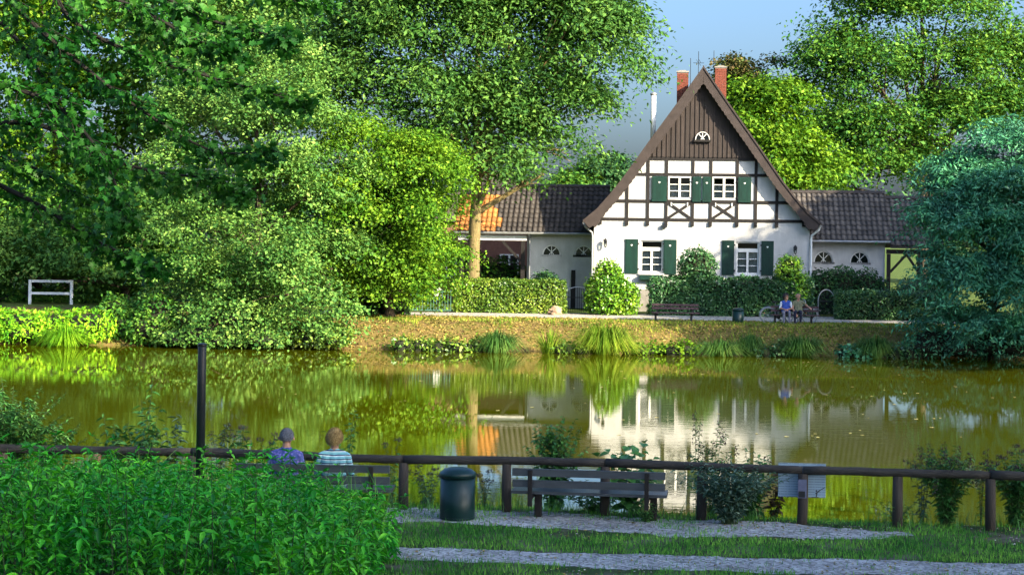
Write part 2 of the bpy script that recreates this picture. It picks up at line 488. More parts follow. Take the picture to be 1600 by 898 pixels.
xs = np.concatenate([np.arange(-900, -60, 60), np.arange(-60, 60, 0.5), np.arange(60, 901, 60)])
ys = np.concatenate([np.arange(-200, -20, 30), np.arange(-20, 18, 0.8), np.arange(18, 28, 0.16), np.arange(28, 69, 2.0), np.arange(69, 80, 0.3), np.arange(80, 140, 3.0), np.arange(140, 1300, 60)])
tag(link('ground', grid_mesh('ground', xs, ys, ground_m, zg)), kind='structure')

# water
water_m, t, p, out = _new('pond_water')
p.inputs['Base Color'].default_value = (0.062, 0.072, 0.001, 1)
p.inputs['Roughness'].default_value = 0.01
p.inputs['IOR'].default_value = 1.7
p.inputs['Specular IOR Level'].default_value = 0.62
tc = t.nodes.new('ShaderNodeTexCoord'); mp = t.nodes.new('ShaderNodeMapping')
mp.inputs['Scale'].default_value = (0.45, 1.6, 1)
t.links.new(tc.outputs['Object'], mp.inputs[0])
n1 = t.nodes.new('ShaderNodeTexNoise'); n1.inputs['Scale'].default_value = 3.2; n1.inputs['Detail'].default_value = 3; n1.inputs['Roughness'].default_value = 0.55
t.links.new(mp.outputs[0], n1.inputs['Vector'])
nb = t.nodes.new('ShaderNodeTexNoise'); nb.inputs['Scale'].default_value = 0.12; nb.inputs['Detail'].default_value = 2
t.links.new(tc.outputs['Object'], nb.inputs['Vector'])
mrw = t.nodes.new('ShaderNodeMapRange'); mrw.inputs[1].default_value = 0.35; mrw.inputs[2].default_value = 0.65; mrw.inputs[3].default_value = 0.15; mrw.inputs[4].default_value = 1.25
t.links.new(nb.outputs[0], mrw.inputs[0])
mlt = t.nodes.new('ShaderNodeMath'); mlt.operation = 'MULTIPLY'
t.links.new(n1.outputs[0], mlt.inputs[0]); t.links.new(mrw.outputs[0], mlt.inputs[1])
b = t.nodes.new('ShaderNodeBump'); b.inputs['Strength'].default_value = 0.016; b.inputs['Distance'].default_value = 0.10
t.links.new(mlt.outputs[0], b.inputs['Height']); t.links.new(b.outputs[0], p.inputs['Normal'])
wm = grid_mesh('pond_water', np.linspace(-120, 120, 25), np.array([22.6, 30, 40, 50, 60, 70, 74.5]), water_m, lambda X, Y: X * 0 + WATER_Z)
tag(link('pond_water', wm), kind='structure')

# gravel
def gravel_mat(name, c1, c2):
    m = mat(name, c1, 0.95, 0.25, 1.1, 0.9, 45, col2=c2, spec=0.15)
    t = m.node_tree; p = t.nodes['Principled BSDF']
    src = p.inputs['Base Color'].links[0].from_socket
    tc = t.nodes.new('ShaderNodeTexCoord')
    vo = t.nodes.new('ShaderNodeTexVoronoi'); vo.inputs['Scale'].default_value = 26
    t.links.new(tc.outputs['Object'], vo.inputs['Vector'])
    hs = t.nodes.new('ShaderNodeHueSaturation')
    sp_ = t.nodes.new('ShaderNodeSeparateColor'); t.links.new(vo.outputs['Color'], sp_.inputs[0])
    mr_ = t.nodes.new('ShaderNodeMapRange'); mr_.inputs[3].default_value = .45; mr_.inputs[4].default_value = 1.5
    t.links.new(sp_.outputs[0], mr_.inputs[0]); t.links.new(mr_.outputs[0], hs.inputs['Value']); t.links.new(src, hs.inputs['Color'])
    t.links.new(hs.outputs[0], p.inputs['Base Color'])
    return m
gravel_near = gravel_mat('grey_gravel', (0.42, 0.42, 0.41), (0.25, 0.245, 0.23))
gravel_far = gravel_mat('pale_gravel', (0.48, 0.44, 0.37), (0.36, 0.33, 0.28))
def strip(name, lower, upper, m, z, xs, jag, seed, kind='structure'):
    """sheet between two (x -> y) lines, with ragged edges"""
    xs = np.asarray(xs)
    lo = np.interp(xs, *zip(*lower)) + jag * (np.sin(xs * 3.1 + seed) + np.sin(xs * 7.7 + seed * 2) * .6 + rng.normal(size=len(xs)) * .5)
    up = np.interp(xs, *zip(*upper)) + jag * (np.sin(xs * 2.7 + seed * 3) + np.sin(xs * 8.3 + seed) * .6 + rng.normal(size=len(xs)) * .5)
    rows = 6
    V = np.concatenate([np.stack([xs, lo + (up - lo) * k / rows, np.full_like(xs, z)], 1) for k in range(rows + 1)])
    n = len(xs)
    i = (np.arange(rows)[:, None] * n + np.arange(n - 1)[None, :]).ravel()
    F = np.stack([i, i + 1, i + n + 1, i + n], 1)
    return tag(link(name, np_mesh(name, V, F, m)), kind=kind)
def gp(px, py):      # photo pixel of a point on level ground -> world x, y
    Y = FPX * CAM.z / (py - HOR - (px - 800) * math.sin(-ROLL))
    v = at(px, py, Y)
    return (v.x, v.y)
strip('footpath', [(-9, 20.1), gp(624, 873), gp(1015, 890), (3, 19.35), (16, 18.9)], [(-9, 21.0), gp(624, 855), gp(1050, 868), gp(1600, 880), (16, 19.7)], gravel_near, 0.006, np.arange(-8, 14, 0.07), 0.045, 1.0)
strip('fence_side_path', [(-5, 22.7), gp(660, 816), gp(840, 824), gp(1040, 837), gp(1300, 842), gp(1425, 838)], [(-5, 23.6), (-1.3, 23.55), (0, 23.5), (2, 23.0), (3.6, 22.75), gp(1425, 833)], gravel_near, 0.006, np.arange(-4, 5.1, 0.06), 0.06, 4.0)
strip('gravel_lane', [(-60, 79.2), gp(640, 493), gp(1050, 500), gp(1460, 507), (60, 74.7)], [(-60, 85), gp(640, 487.5), gp(1050, 491), gp(1460, 498), (60, 80.6)], gravel_far, 0.008, np.arange(-9, 45, 0.4), 0.10, 2.0)

# ------------------------------------------------------------------ half-timbered house
HC = at(1094, 480, 87.0)
HC.z = 0
YAW = R(-5.5)
ROOF = [(0, 12.02), (1.2, 10.30), (2.6, 8.35), (3.85, 6.55), (4.5, 5.72), (5.1, 5.02), (5.8, 4.43)]
RZ = np.array([z for u, z in ROOF][::-1]); RU = np.array([u for u, z in ROOF][::-1])
def roofU(z): return float(np.interp(z, RZ, RU))
def roofZ(u): return float(np.interp(abs(u), [a for a, _ in ROOF], [b for _, b in ROOF]))
house = thing('half_timbered_house', 'white half-timbered house with steep brown boarded gable and green shutters facing the pond', 'house', HC, YAW)
DEP = 10.0
WIN_LO = [(-2.97, -1.88), (1.74, 2.84)]
LZ0, LZ1 = 1.90, 3.52
# lower wall with real window openings
m = MB()
cuts = [-5.3, -2.97, -1.88, 1.74, 2.84, 5.3]
for a, b_ in zip(cuts[:-1], cuts[1:]):
    if (a, b_) in WIN_LO:
        m.box(a, b_, 0, 0.35, 1.1, LZ0).box(a, b_, 0, 0.35, LZ1, 4.52)
    else:
        m.box(a, b_, 0, 0.35, 1.1, 4.52)
m.box(-5.3, -4.95, 0.35, DEP, 1.1, 4.5).box(4.95, 5.3, 0.35, DEP, 1.1, 4.5).box(-4.95, 4.95, DEP - .35, DEP, 1.1, 4.5)
m.build('wall', plaster, house)
MB().box(-5.36, 5.36, -0.06, DEP + .06, -0.3, 1.1).build('plinth', plinth_m, house)
# room behind the windows, its shade painted as a dark wall colour
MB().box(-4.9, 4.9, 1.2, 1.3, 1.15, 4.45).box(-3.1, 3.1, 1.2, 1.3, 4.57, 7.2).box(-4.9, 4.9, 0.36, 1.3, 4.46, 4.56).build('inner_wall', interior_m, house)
# back gable
MB().prism([(-5.2, 4.5), (5.2, 4.5), (3.7, 6.5), (0, 11.8), (-3.7, 6.5)], DEP - .3, DEP).build('rear_gable', plaster, house)
# plaster panels
def inU(z): return roofU(z + 0.28)
cols = [-5.2, -3.68, -2.65, -1.74, -0.44, 0.44, 1.74, 2.65, 3.68, 5.2]
rows = [(4.60, 5.47), (5.47, 6.80), (6.80, 7.58)]
for ri, (z0, z1) in enumerate(rows):
    for a, b_ in zip(cols[:-1], cols[1:]):
        if ri == 1 and (a, b_) in ((-1.74, -0.44), (0.44, 1.74)):
            continue
        s = -1 if b_ <= 0 else 1
        lo, hi = sorted((abs(a), abs(b_)))
        if (a, b_) == (-0.44, 0.44):
            poly = [(-.44, z0), (.44, z0), (.44, z1), (-.44, z1)]
        else:
            U0, U1 = inU(z0), inU(z1)
            if lo >= U0 - 0.05: continue
            pts = [(lo, z0), (min(hi, U0), z0)]
            if hi > U1:
                if hi < U0: pts.append((hi, float(np.interp(hi, [U1, U0], [z1, z0]))))
                if lo < U1: pts += [(U1, z1), (lo, z1)]
                else: pts.append((lo, float(np.interp(lo, [U1, U0], [z1, z0]))))
            else:
                pts += [(hi, z1), (lo, z1)]
            poly = [(s * x, z) for x, z in pts]
            if s < 0: poly = poly[::-1]
        MB().prism(poly, 0.012, 0.30).build('plaster_panel', plaster, house)
# timbers
def beam(a, b_, wd=0.15, y0=-0.035, y1=0.10, nm='timber_beam'):
    (x0, z0), (x1, z1) = a, b_
    d = Vector((x1 - x0, 0, z1 - z0)); L = d.length; d.normalize()
    nrm = Vector((-d.z, 0, d.x)) * wd / 2
    A, B = Vector((x0, 0, z0)), Vector((x1, 0, z1))
    q = [A - nrm, B - nrm, B + nrm, A + nrm]
    return MB().prism([(v.x, v.z) for v in q], y0, y1).build(nm, timber, house)
for z, wd in ((4.56, .15), (5.47, .15), (6.80, .14), (7.58, .16)):
    U = inU(z) + 0.05
    beam((-U, z), (U, z), wd)
for u in (0.44, 1.74, 2.65, 3.68):
    for s in (-1, 1):
        top = 7.5 if u < 2.6 else (7.5 if u < 3 else 6.2)
        top = min(top, roofZ(u) - 0.3)
        for z0, z1 in ((4.635, 5.395), (5.545, 6.73), (6.87, 7.50)):
            if z0 < top - .05:
                beam((s * u, z0), (s * u, min(z1, top)), 0.145, -0.032)
        beam((s * u, 4.26), (s * u, 4.485), 0.16, -0.10, -0.002, 'beam_end')
for s in (-1, 1):
    beam((s * 5.0, 4.30), (s * 5.0, 4.485), 0.16, -0.10, -0.002, 'beam_end')
    # curved edge timbers under the verge
    beam((s * (inU(4.64) - .02), 4.64), (s * (inU(5.39) - .02), 5.39), 0.13, -0.028)
    beam((s * (inU(5.55) - .02), 5.55), (s * (inU(6.73) - .02), 6.73), 0.13, -0.028)
    beam((s * (inU(6.87) - .02), 6.87), (s * (inU(7.5) - .02), 7.5), 0.13, -0.028)
    for k in (-1, 1):
        beam((s * 1.09 - k * 0.56, 4.64), (s * 1.09 + k * 0.56, 5.39), 0.135, -0.028 - 0.003 * k)
    for k in (-1, 1):
        MB().box(s * 1.09 + k * .4 - .025, s * 1.09 + k * .4 + .025, -0.06, -0.034, 5.24, 5.42).build('window_box_bracket', white_paint, house)
# boarded gable
nb_ = 23
wb = 5.3 / nb_
for i in range(nb_):
    u0 = -2.65 + i * wb + 0.012; u1 = u0 + wb - 0.024
    z0 = 7.66 + 0.008 * random.random()
    t0, t1 = roofZ(u0) - .3, roofZ(u1) - .3
    if min(t0, t1) < z0 + 0.05: continue
    poly = [(u0, z0), (u1, z0), (u1, t1), (u0, t0)]
    if u0 < 0 < u1: poly = [(u0, z0), (u1, z0), (u1, t1), (0, 11.65), (u0, t0)]
    MB().prism(poly, -0.05 - 0.012 * random.random(), 0.03).build('gable_board', board_m, house)
MB().prism([(-2.9, 7.6), (2.9, 7.6), (0, 11.75)], 0.035, 0.30).build('gable_backing', timber, house)
for i in range(nb_ + 1):
    u = -2.65 + i * wb
    if roofZ(u) - .36 > 7.75:
        MB().box(u - 0.028, u + 0.028, -0.095, -0.064, 7.66, roofZ(abs(u) + .03) - .34).build('cover_batten', board_m, house)

# windows -----------------------------------------------------------
def window(parent, x0, x1, z0, z1, y, transom=None, panes=3, cur=0.6, name='window'):
    """two casements with glazing bars; frame pieces butt-jointed; glass and curtain as sub-parts"""
    fw = 0.07
    m = MB()
    m.box(x0, x0 + fw, y - .05, y + .05, z0, z1).box(x1 - fw, x1, y - .05, y + .05, z0, z1)
    m.box(x0 + fw, x1 - fw, y - .05, y + .05, z0, z0 + fw * 1.5).box(x0 + fw, x1 - fw, y - .05, y + .05, z1 - fw, z1)
    xm = (x0 + x1) / 2
    ztop = z1 - fw
    if transom:
        m.box(x0 + fw, x1 - fw, y - .055, y + .05, transom - .09, transom + .09)
        ztop = transom - .09
    m.box(xm - .055, xm + .055, y - .06, y + .05, z0 + fw * 1.5, ztop)
    wo = m.build(name, white_paint, parent)
    zb = z0 + fw * 1.5
    for k in range(1, panes):
        zz = zb + (ztop - zb) * k / panes
        for a, b_ in ((x0 + fw, xm - .055), (xm + .055, x1 - fw)):
            MB().box(a, b_, y - .03, y + .02, zz - .018, zz + .018).build('glazing_bar', white_paint, wo)
    for a, b_ in ((x0 + fw, xm - .055), (xm + .055, x1 - fw)):
        for k in range(panes):
            za, zc = zb + (ztop - zb) * k / panes, zb + (ztop - zb) * (k + 1) / panes
            MB().box(a, b_, y + .022, y + .030, za + .004, zc - .004).build('pane', glass_m, wo)
    if transom:
        MB().box(x0 + fw, x1 - fw, y + .022, y + .030, transom + .092, z1 - fw - .002).build('transom_pane', glass_m, wo)
    # pleated curtain
    n = 22
    for a, b_ in ((x0 + fw, xm - .06), (xm + .06, x1 - fw)):
        xs_ = np.linspace(a, b_, n)
        zt = zb + (ztop - zb) * cur
        cm = MB()
        for q in range(n - 1):
            ya, yb = y + .13 + .025 * math.sin(q * 1.9), y + .13 + .025 * math.sin((q + 1) * 1.9)
            cm.add([(xs_[q], ya, zb), (xs_[q + 1], yb, zb), (xs_[q + 1], yb, zt), (xs_[q], ya, zt)], [(0, 1, 2, 3)])
        cm.build('curtain', curtain_m, wo)
    return wo
def shutter(parent, x0, x1, z0, z1, y, hinge):
    m = MB()
    m.box(x0, x1, y - .035, y, z0, z1)
    so = m.build('shutter', shutter_m, parent)
    n = 4
    for k in range(n):
        a = x0 + .05 + (x1 - x0 - .1) * k / n
        MB().box(a + .004, a + (x1 - x0 - .1) / n - .004, y - .047, y - .036, z0 + .10, z1 - .10).build('shutter_board', shutter_m, so)
    MB().box(x0, x1, y - .055, y - .036, z0 + .002, z0 + .095).box(x0, x1, y - .055, y - .036, z1 - .095, z1 - .002).build('shutter_rail', shutter_m, so)
    xc, zc = (x0 + x1) / 2, z1 - .30
    pts = []
    for k in range(14):
        tt = 2 * math.pi * k / 14
        pts.append((xc + .0042 * 16 * math.sin(tt) ** 3 * .75, zc + .0034 * (13 * math.cos(tt) - 5 * math.cos(2 * tt) - 2 * math.cos(3 * tt) - math.cos(4 * tt))))
    MB().prism(pts[::-1], y - .056, y - .048).build('heart_cutout', white_paint, so)
    hx = x0 - .02 if hinge < 0 else x1 + .02
    for zz in (z0 + .22, z1 - .22):
        MB().box(hx - .035, hx + .035, y - .05, y - .005, zz - .035, zz + .035).build('hinge', iron_m, so)
    return so
window(house, -1.66, -0.52, 5.56, 6.71, 0.03, None, 3, .66)
window(house, 0.52, 1.66, 5.56, 6.71, 0.03, None, 3, .66)
for a, b_, h in ((-2.46, -1.72, 1), (-0.46, -0.03, -1), (0.03, 0.46, 1), (1.78, 2.42, -1)):
    shutter(house, a, b_, 5.46, 6.70, -0.045, h)
for (a, b_) in WIN_LO:
    window(house, a, b_, LZ0, LZ1, 0.16, 3.10, 3, 1.0)
    MB().box(a - .08, b_ + .08, -0.10, 0.10, LZ0 - .07, LZ0 - .002).build('window_sill', white_paint, house)
    wb_o = MB().box(a - .02, b_ + .02, -0.30, -0.02, LZ0 - .32, LZ0 - .09).build('window_box', shutter_m, house)
for a, b_, h in ((-3.74, -3.10, 1), (-1.84, -1.20, -1), (1.03, 1.63, 1), (2.96, 3.56, -1)):
    shutter(house, a, b_, LZ0 - .02, LZ1 + .06, -0.012, h)

def arch_window(parent, xc, z0, w_, h_, y, name='arched_window', sillm=None, fr_=.06):
    n = 14
    def arc(rw, rh, o=0):
        return [(xc + rw * math.cos(math.pi * k / n), z0 + o + rh * math.sin(math.pi * k / n)) for k in range(n + 1)]
    o_, i_ = arc(w_ / 2, h_), arc(w_ / 2 - fr_, h_ - fr_)
    m = MB()
    for k in range(n):
        q = [o_[k], o_[k + 1], i_[k + 1], i_[k]]
        m.prism(q[::-1], y - .05, y + .04)
    wo = m.build(name, white_paint, parent)
    MB().prism(i_[::-1][:], y + .0, y + .01).build('pane', glass_m, wo)
    MB().prism(arc(w_ / 2 - .03, h_ - .03)[::-1], y + .03, y + .045).build('room_shade_sheet', interior_m, wo)  # dark sheet behind the pane paints the shade of an unlit room
    mm = MB()
    for dx, dz in ((-.22, .30), (0, .36), (.22, .30)):
        mm.bar((xc - dx * .55 * w_, y - .02, z0 + .02), (xc + dx * w_ * 1.15, y - .02, z0 + (h_ - .06) * (.97 if dx == 0 else .80)), .035, .03, (0, 1, 0))
    mm.build('glazing_bar', white_paint, wo)
    MB().box(xc - w_ / 2 - .06, xc + w_ / 2 + .06, y - .12, y + .03, z0 - .10, z0 - .002).build('sill', sillm or timber, wo)
    return wo
arch_window(house, 0.0, 8.52, .72, .40, -0.12, 'attic_window', None, .035)

# roof --------------------------------------------------------------
roof_tile_sheet = mat('main_roof_tiles', (0.048, 0.040, 0.036), 0.65, 0.4, 6, 0.5, 24)
for s in (-1, 1):
    prof = [(s * u, z) for u, z in ROOF]
    low = []
    for i, (u, z) in enumerate(ROOF):
        a = ROOF[max(i - 1, 0)]; c_ = ROOF[min(i + 1, len(ROOF) - 1)]
        d = Vector((c_[0] - a[0], c_[1] - a[1])).normalized()
        low.append((s * (u + d.y * .16) if i else 0.0, z - d.x * .16 if i else z - .28))
    poly = prof + low[::-1]
    # courses of tiles as real steps along the slope
    if s > 0: poly = poly[::-1]
    ro = MB().prism(poly, -0.42, DEP + .4).build('roof', roof_tile_sheet, house)
    P = [Vector((s * u, 0, z)) for u, z in ROOF]
    course = MB()
    seglens = [(P[i + 1] - P[i]).length for i in range(len(P) - 1)]
    tot = sum(seglens)
    nst = int(tot / .34)
    def along(dist):
        for i, L in enumerate(seglens):
            if dist <= L or i == len(seglens) - 1:
                return P[i].lerp(P[i + 1], dist / L), (P[i + 1] - P[i]).normalized()
            dist -= L
    for k in range(nst):
        q, d = along(k * tot / nst)
        q2, d2 = along((k + 1) * tot / nst + .04)
        nrm = Vector((-d.z * s, 0, d.x * s)) if s > 0 else Vector((d.z, 0, -d.x))
        if nrm.z < 0: nrm = -nrm
        A, B = q + nrm * .012, q2 + nrm * .045
        C, D = q2 + nrm * .004, q + nrm * .004
        course.prism([(v.x, v.z) for v in ((A, B, C, D) if s < 0 else (D, C, B, A))], -0.415, DEP + .39)
    course.build('tile_course', roof_tile_sheet, ro)
    # scalloped bargeboard
    N = 74
    up, dn = [], []
    for k in range(N + 1):
        q, d = along(tot * k / N)
        nrm = Vector((-d.z * s, 0, d.x * s)) if s > 0 else Vector((d.z, 0, -d.x))
        if nrm.z < 0: nrm = -nrm
        wdt = .40 + .035 * abs(math.sin(math.pi * k / 2)) + (.03 if k > N - 8 else 0)
        up.append(q + nrm * .05)
        dn.append(q - nrm * wdt)
    dn[0] = Vector((0, 0, ROOF[0][1] - .78)); up[0] = Vector((0, 0, ROOF[0][1] + .10))
    for k in range(1, 4):
        dn[k].x = s * max(abs(dn[k].x) if dn[k].x * s > 0 else 0, 0.004 * k)
    m = MB()
    for k in range(N):
        q = [up[k], dn[k], dn[k + 1], up[k + 1]]
        if s > 0: q = q[::-1]
        m.prism([(v.x, v.z) for v in q[::-1]], -0.50, -0.425)
    bo = m.build('bargeboard', barge_m, house)
    m = MB()
    for k in range(N):
        q = [up[k] + Vector((0, 0, .02)), up[k] - Vector((0, 0, .11)), up[k + 1] - Vector((0, 0, .11)), up[k + 1] + Vector((0, 0, .02))]
        m.prism([(v.x, v.z) for v in (q if s < 0 else q[::-1])], -0.545, -0.503)
    m.build('verge_capping', barge_m, bo)
    MB().prism([(s * 5.75, 4.42), (s * 5.15, 4.98), (s * 5.0, 4.42), (s * 5.22, 4.14)][::(1 if s < 0 else -1)], -0.49, -0.06).build('eave_box', barge_m, house)
    # gutter and downpipe
    MB().tube([(s * 5.78, -.45, 4.36), (s * 5.78, DEP + .4, 4.36)], .075, 10).build('gutter', lead_m, house)
    pts = [(s * 5.76, -.30, 4.30), (s * 5.72, -.26, 4.16), (s * 5.55, -.18, 4.00), (s * 5.40, -.10, 3.88), (s * 5.37, -.09, 3.7), (s * 5.37, -.09, 1.2), (s * 5.37, -.09, 0.05)]
    MB().tube(pts, .055, 10).build('downpipe', lead_m if s < 0 else white_metal, house, True)

# chimneys: real courses of brick
def chimney(uc, y, zb, zt, wd):
    co = MB().box(uc - wd / 2 + .012, uc + wd / 2 - .012, y + .012, y + wd - .012, zb, zt).build('chimney', mortar_m, house)
    m = MB()
    ch = .085
    n = int((zt - zb) / ch)
    for r_ in range(n):
        z0 = zb + r_ * ch
        off = (r_ % 2) * .5
        bl = wd / 2.5
        for face in range(4):
            x = -off * bl
            while x < wd - 1e-3:
                a, b_ = max(x, 0) + .006, min(x + bl, wd) - .006
                if b_ - a > .03:
                    e = random.uniform(0, .006)
                    if face == 0: m.box(uc - wd / 2 + a, uc - wd / 2 + b_, y - e, y + .05, z0 + .006, z0 + ch - .006)
                    elif face == 1: m.box(uc - wd / 2 + a, uc - wd / 2 + b_, y + wd - .05, y + wd + e, z0 + .006, z0 + ch - .006)
                    elif face == 2: m.box(uc - wd / 2 - e, uc - wd / 2 + .0115, y + a, y + b_, z0 + .006, z0 + ch - .006)
                    else: m.box(uc + wd / 2 - .0115, uc + wd / 2 + e, y + a, y + b_, z0 + .006, z0 + ch - .006)
                x += bl
    tag(m.build('brickwork', brick_m, co), kind='stuff')
    MB().box(uc - wd / 2 - .03, uc + wd / 2 + .03, y - .03, y + wd + .03, zt, zt + .07).box(uc - wd * .3, uc + wd * .3, y + wd * .2, y + wd * .8, zt + .07, zt + .12).build('cap', plinth_m, co)
    return co
chimney(-1.02, 4.2, 9.4, 12.25, .58)
chimney(0.94, 4.2, 9.4, 12.50, .58)
MB().tube([(-2.45, 0.45, 7.9), (-2.45, 0.45, 10.75)], .13, 14).build('flue_pipe', white_metal, house, True)
MB().lathe([(.15, 0), (.17, .05), (.15, .10), (.02, .16)], 14, (-2.45, 0.45, 10.75)).build('flue_cap', lead_m, house)
MB().tube([(-.62, 4.4, 11.2), (-.62, 4.4, 13.0)], .016, 6).build('lightning_rod', iron_m, house)
MB().tube([(0.58, 4.4, 11.2), (0.58, 4.4, 13.4)], .016, 6).build('lightning_rod', iron_m, house)
an = MB().tube([(-.24, 1.0, 11.7), (-.24, 1.0, 13.0)], .015, 6)
an.tube([(-.50, 1.0, 12.42), (.04, 1.0, 12.42)], .011, 5)
for k in range(5):
    an.tube([(-.46 + k * .11, .82 + k * .02, 12.42), (-.46 + k * .11, 1.18 - k * .02, 12.42)], .008, 5)
an.tube([(-.24, 1.0, 12.62), (-.12, .95, 12.40)], .011, 5).tube([(-.36, 1.0, 12.58), (-.12, 1.0, 12.28)], .010, 5)
an.build('aerial', iron_m, house)
# lanterns, spotlight
def lantern(u, z):
    m = MB().box(u - .05, u + .05, -.03, -.002, z - .12, z + .12)
    m.tube([(u, -.03, z + .08), (u, -.12, z + .16), (u, -.22, z + .10)], .012, 6)
    lo = m.build('wall_lantern', iron_m, house)
    MB().lathe([(.012, .14), (.06, .10), (.095, .03), (.10, .0), (.085, -.01)][::-1], 6, (u, -.22, z)).build('lantern_hood', iron_m, lo)
    MB().lathe([(.055, -.26), (.08, -.01)], 6, (u, -.22, z)).build('lantern_glass', glass_m, lo)
    MB().lathe([(.02, -.31), (.06, -.27), (.055, -.258)], 6, (u, -.22, z)).build('lantern_base', iron_m, lo)
    f = MB()
    for k in range(6):
        a = math.pi / 3 * k
        f.tube([(u + .058 * math.cos(a), -.22 + .058 * math.sin(a), z - .26), (u + .084 * math.cos(a), -.22 + .084 * math.sin(a), z - .01)], .007, 4)
    f.build('lantern_bars', iron_m, lo)
lantern(-4.72, 3.45)
lantern(4.60, 3.25)
MB().box(-1.90, -1.68, -.20, -.05, 4.17, 4.33, Matrix.Rotation(R(0), 4, 'X')).tube([(-1.79, -.002, 4.40), (-1.79, -.12, 4.30)], .03, 6).build('floodlight', iron_m, house)

# ------------------------------------------------------------------ wings
# pantile
def pantile(m):
    n = 6
    prof = [(-.135 + .27 * k / n, .030 * math.sin(2 * math.pi * k / n * 0.9 + .5)) for k in range(n + 1)]
    mb = MB()
    V = []
    for y, dz in ((0, .03), (.44, .0)):
        V += [(x, y, z + dz) for x, z in prof]
    V += [(x, 0, z + .004) for x, z in prof]
    F = [(k, k + 1, n + 2 + k, n + 1 + k) for k in range(n)] + [(2 * n + 2 + k, 2 * n + 3 + k, k + 1, k) for k in range(n)]
    mb.add(V, F)
    return mb.mesh('roof_tile', m, True)
def wing_roof(parent, u0, u1, ye, ze, yr, zr, tile_for, cw=.27, ch=.40, name='roof'):
    """front slope carries single tiles; rear slope mirrors it as a sheet"""
    yb = 2 * yr - ye
    m = MB()
    th = .12
    # slab as a thick ridge-shaped prism running along u
    sec = [(ye, ze), (yr, zr), (yb, ze), (yb, ze - th), (yr, zr - th * 1.3), (ye, ze - th)]
    vs = [(u0, y, z) for y, z in sec] + [(u1, y, z) for y, z in sec]
    n = 6
    fs = [(0, 1, 4, 5), (1, 2, 3, 4), (11, 10, 7, 6), (10, 9, 8, 7)] + [(i, n + i, n + (i + 1) % n, (i + 1) % n) for i in range(n)]
    m.add(vs, fs)
    ro = m.build(name, roof_tile_sheet, parent)
    L = math.hypot(yr - ye, zr - ze)
    ang = math.atan2(zr - ze, yr - ye)
    nr = int(round(L / ch)); nc = int(round((u1 - u0) / cw))
    meshes = {}
    for r_ in range(nr):
        for c_ in range(nc):
            uu = u0 + (c_ + .5) * (u1 - u0) / nc
            mt = tile_for(uu, r_ / nr)
            if mt.name not in meshes: meshes[mt.name] = pantile(mt)
            d = r_ * L / nr - .05
            o = link('roof_tile', meshes[mt.name], ro, (uu + random.uniform(-.008, .008), ye + d * math.cos(ang), ze + d * math.sin(ang) + .045 + random.uniform(0, .010)), (ang + random.uniform(-.03, .01), 0, random.uniform(-.025, .025)))
    MB().tube([(u0 - .02, yr, zr + .03), (u1 + .02, yr, zr + .03)], .13, 10, True).build('ridge', roof_tile_sheet, ro)
    return ro
def wing_wall(parent, u0, u1, y0, y1, z1, arches):
    """front wall pierced by half-round openings"""
    m = MB()
    segs = sorted(arches)
    x = u0
    n = 12
    for (xc, z0, w_, h_) in segs:
        m.box(x, xc - w_ / 2, y0, y0 + .3, 0.0, z1)
        m.box(xc - w_ / 2, xc + w_ / 2, y0, y0 + .3, 0.0, z0)
        for k in range(n):
            a0, a1 = math.pi * (1 - k / n), math.pi * (1 - (k + 1) / n)
            xa, xb = xc + w_ / 2 * math.cos(a0), xc + w_ / 2 * math.cos(a1)
            za, zb = z0 + h_ * math.sin(a0), z0 + h_ * math.sin(a1)
            m.prism([(xa, za), (xb, zb), (xb, z1), (xa, z1)], y0, y0 + .3)
        x = xc + w_ / 2
    m.box(x, u1, y0, y0 + .3, 0.0, z1)
    m.box(u0, u0 + .3, y0 + .3, y1, 0.0, z1).box(u1 - .3, u1, y0 + .3, y1, 0.0, z1).box(u0 + .3, u1 - .3, y1 - .3, y1, 0.0, z1)
    return m.build('wall', plaster_wing, parent)
wl = thing('side_wing', 'low white wing left of the house, dark roof with sunlight painted orange beside the trunk', 'outbuilding', HC, YAW)
AL = [(-7.6, 2.72, .95, .50), (-5.95, 2.72, .95, .50)]
wing_wall(wl, -8.85, -5.32, 2.6, 8.0, 3.80, AL)
for a in AL: arch_window(wl, a[0], a[1], a[2], a[3], 2.72)
wing_roof(wl, -12.6, -4.75, 2.15, 3.86, 5.2, 6.25, lambda u, r_: tile_o if (u < -10.45 + .25 * math.sin(r_ * 9) and r_ < .72) else tile_m)
MB().tube([(-12.6, 2.08, 3.80), (-5.4, 2.08, 3.80)], .065, 8).build('gutter', lead_m, wl)
MB().tube([(-8.72, 2.10, 3.74), (-8.72, 2.50, 3.55), (-8.72, 2.52, 0.05)], .045, 8).build('downpipe', lead_m, wl)
MB().box(-12.4, -8.86, 2.35, 2.50, 3.42, 3.68).build('fascia', white_paint, wl)
for u in (-9.05, -12.2):
    MB().box(u - .1, u + .1, 2.36, 2.56, 0, 3.41).build('porch_post', timber, wl)
MB().bar((-9.15, 2.46, 2.35), (-10.1, 2.46, 3.36), .13, .13, (0, 1, 0)).build('brace', timber, wl)
MB().bar((-12.1, 2.46, 2.35), (-11.2, 2.46, 3.36), .13, .13, (0, 1, 0)).build('brace', timber, wl)
MB().box(-6.55, -6.35, 2.35, 2.58, 0, 1.95).build('side_door_post', timber, wl)

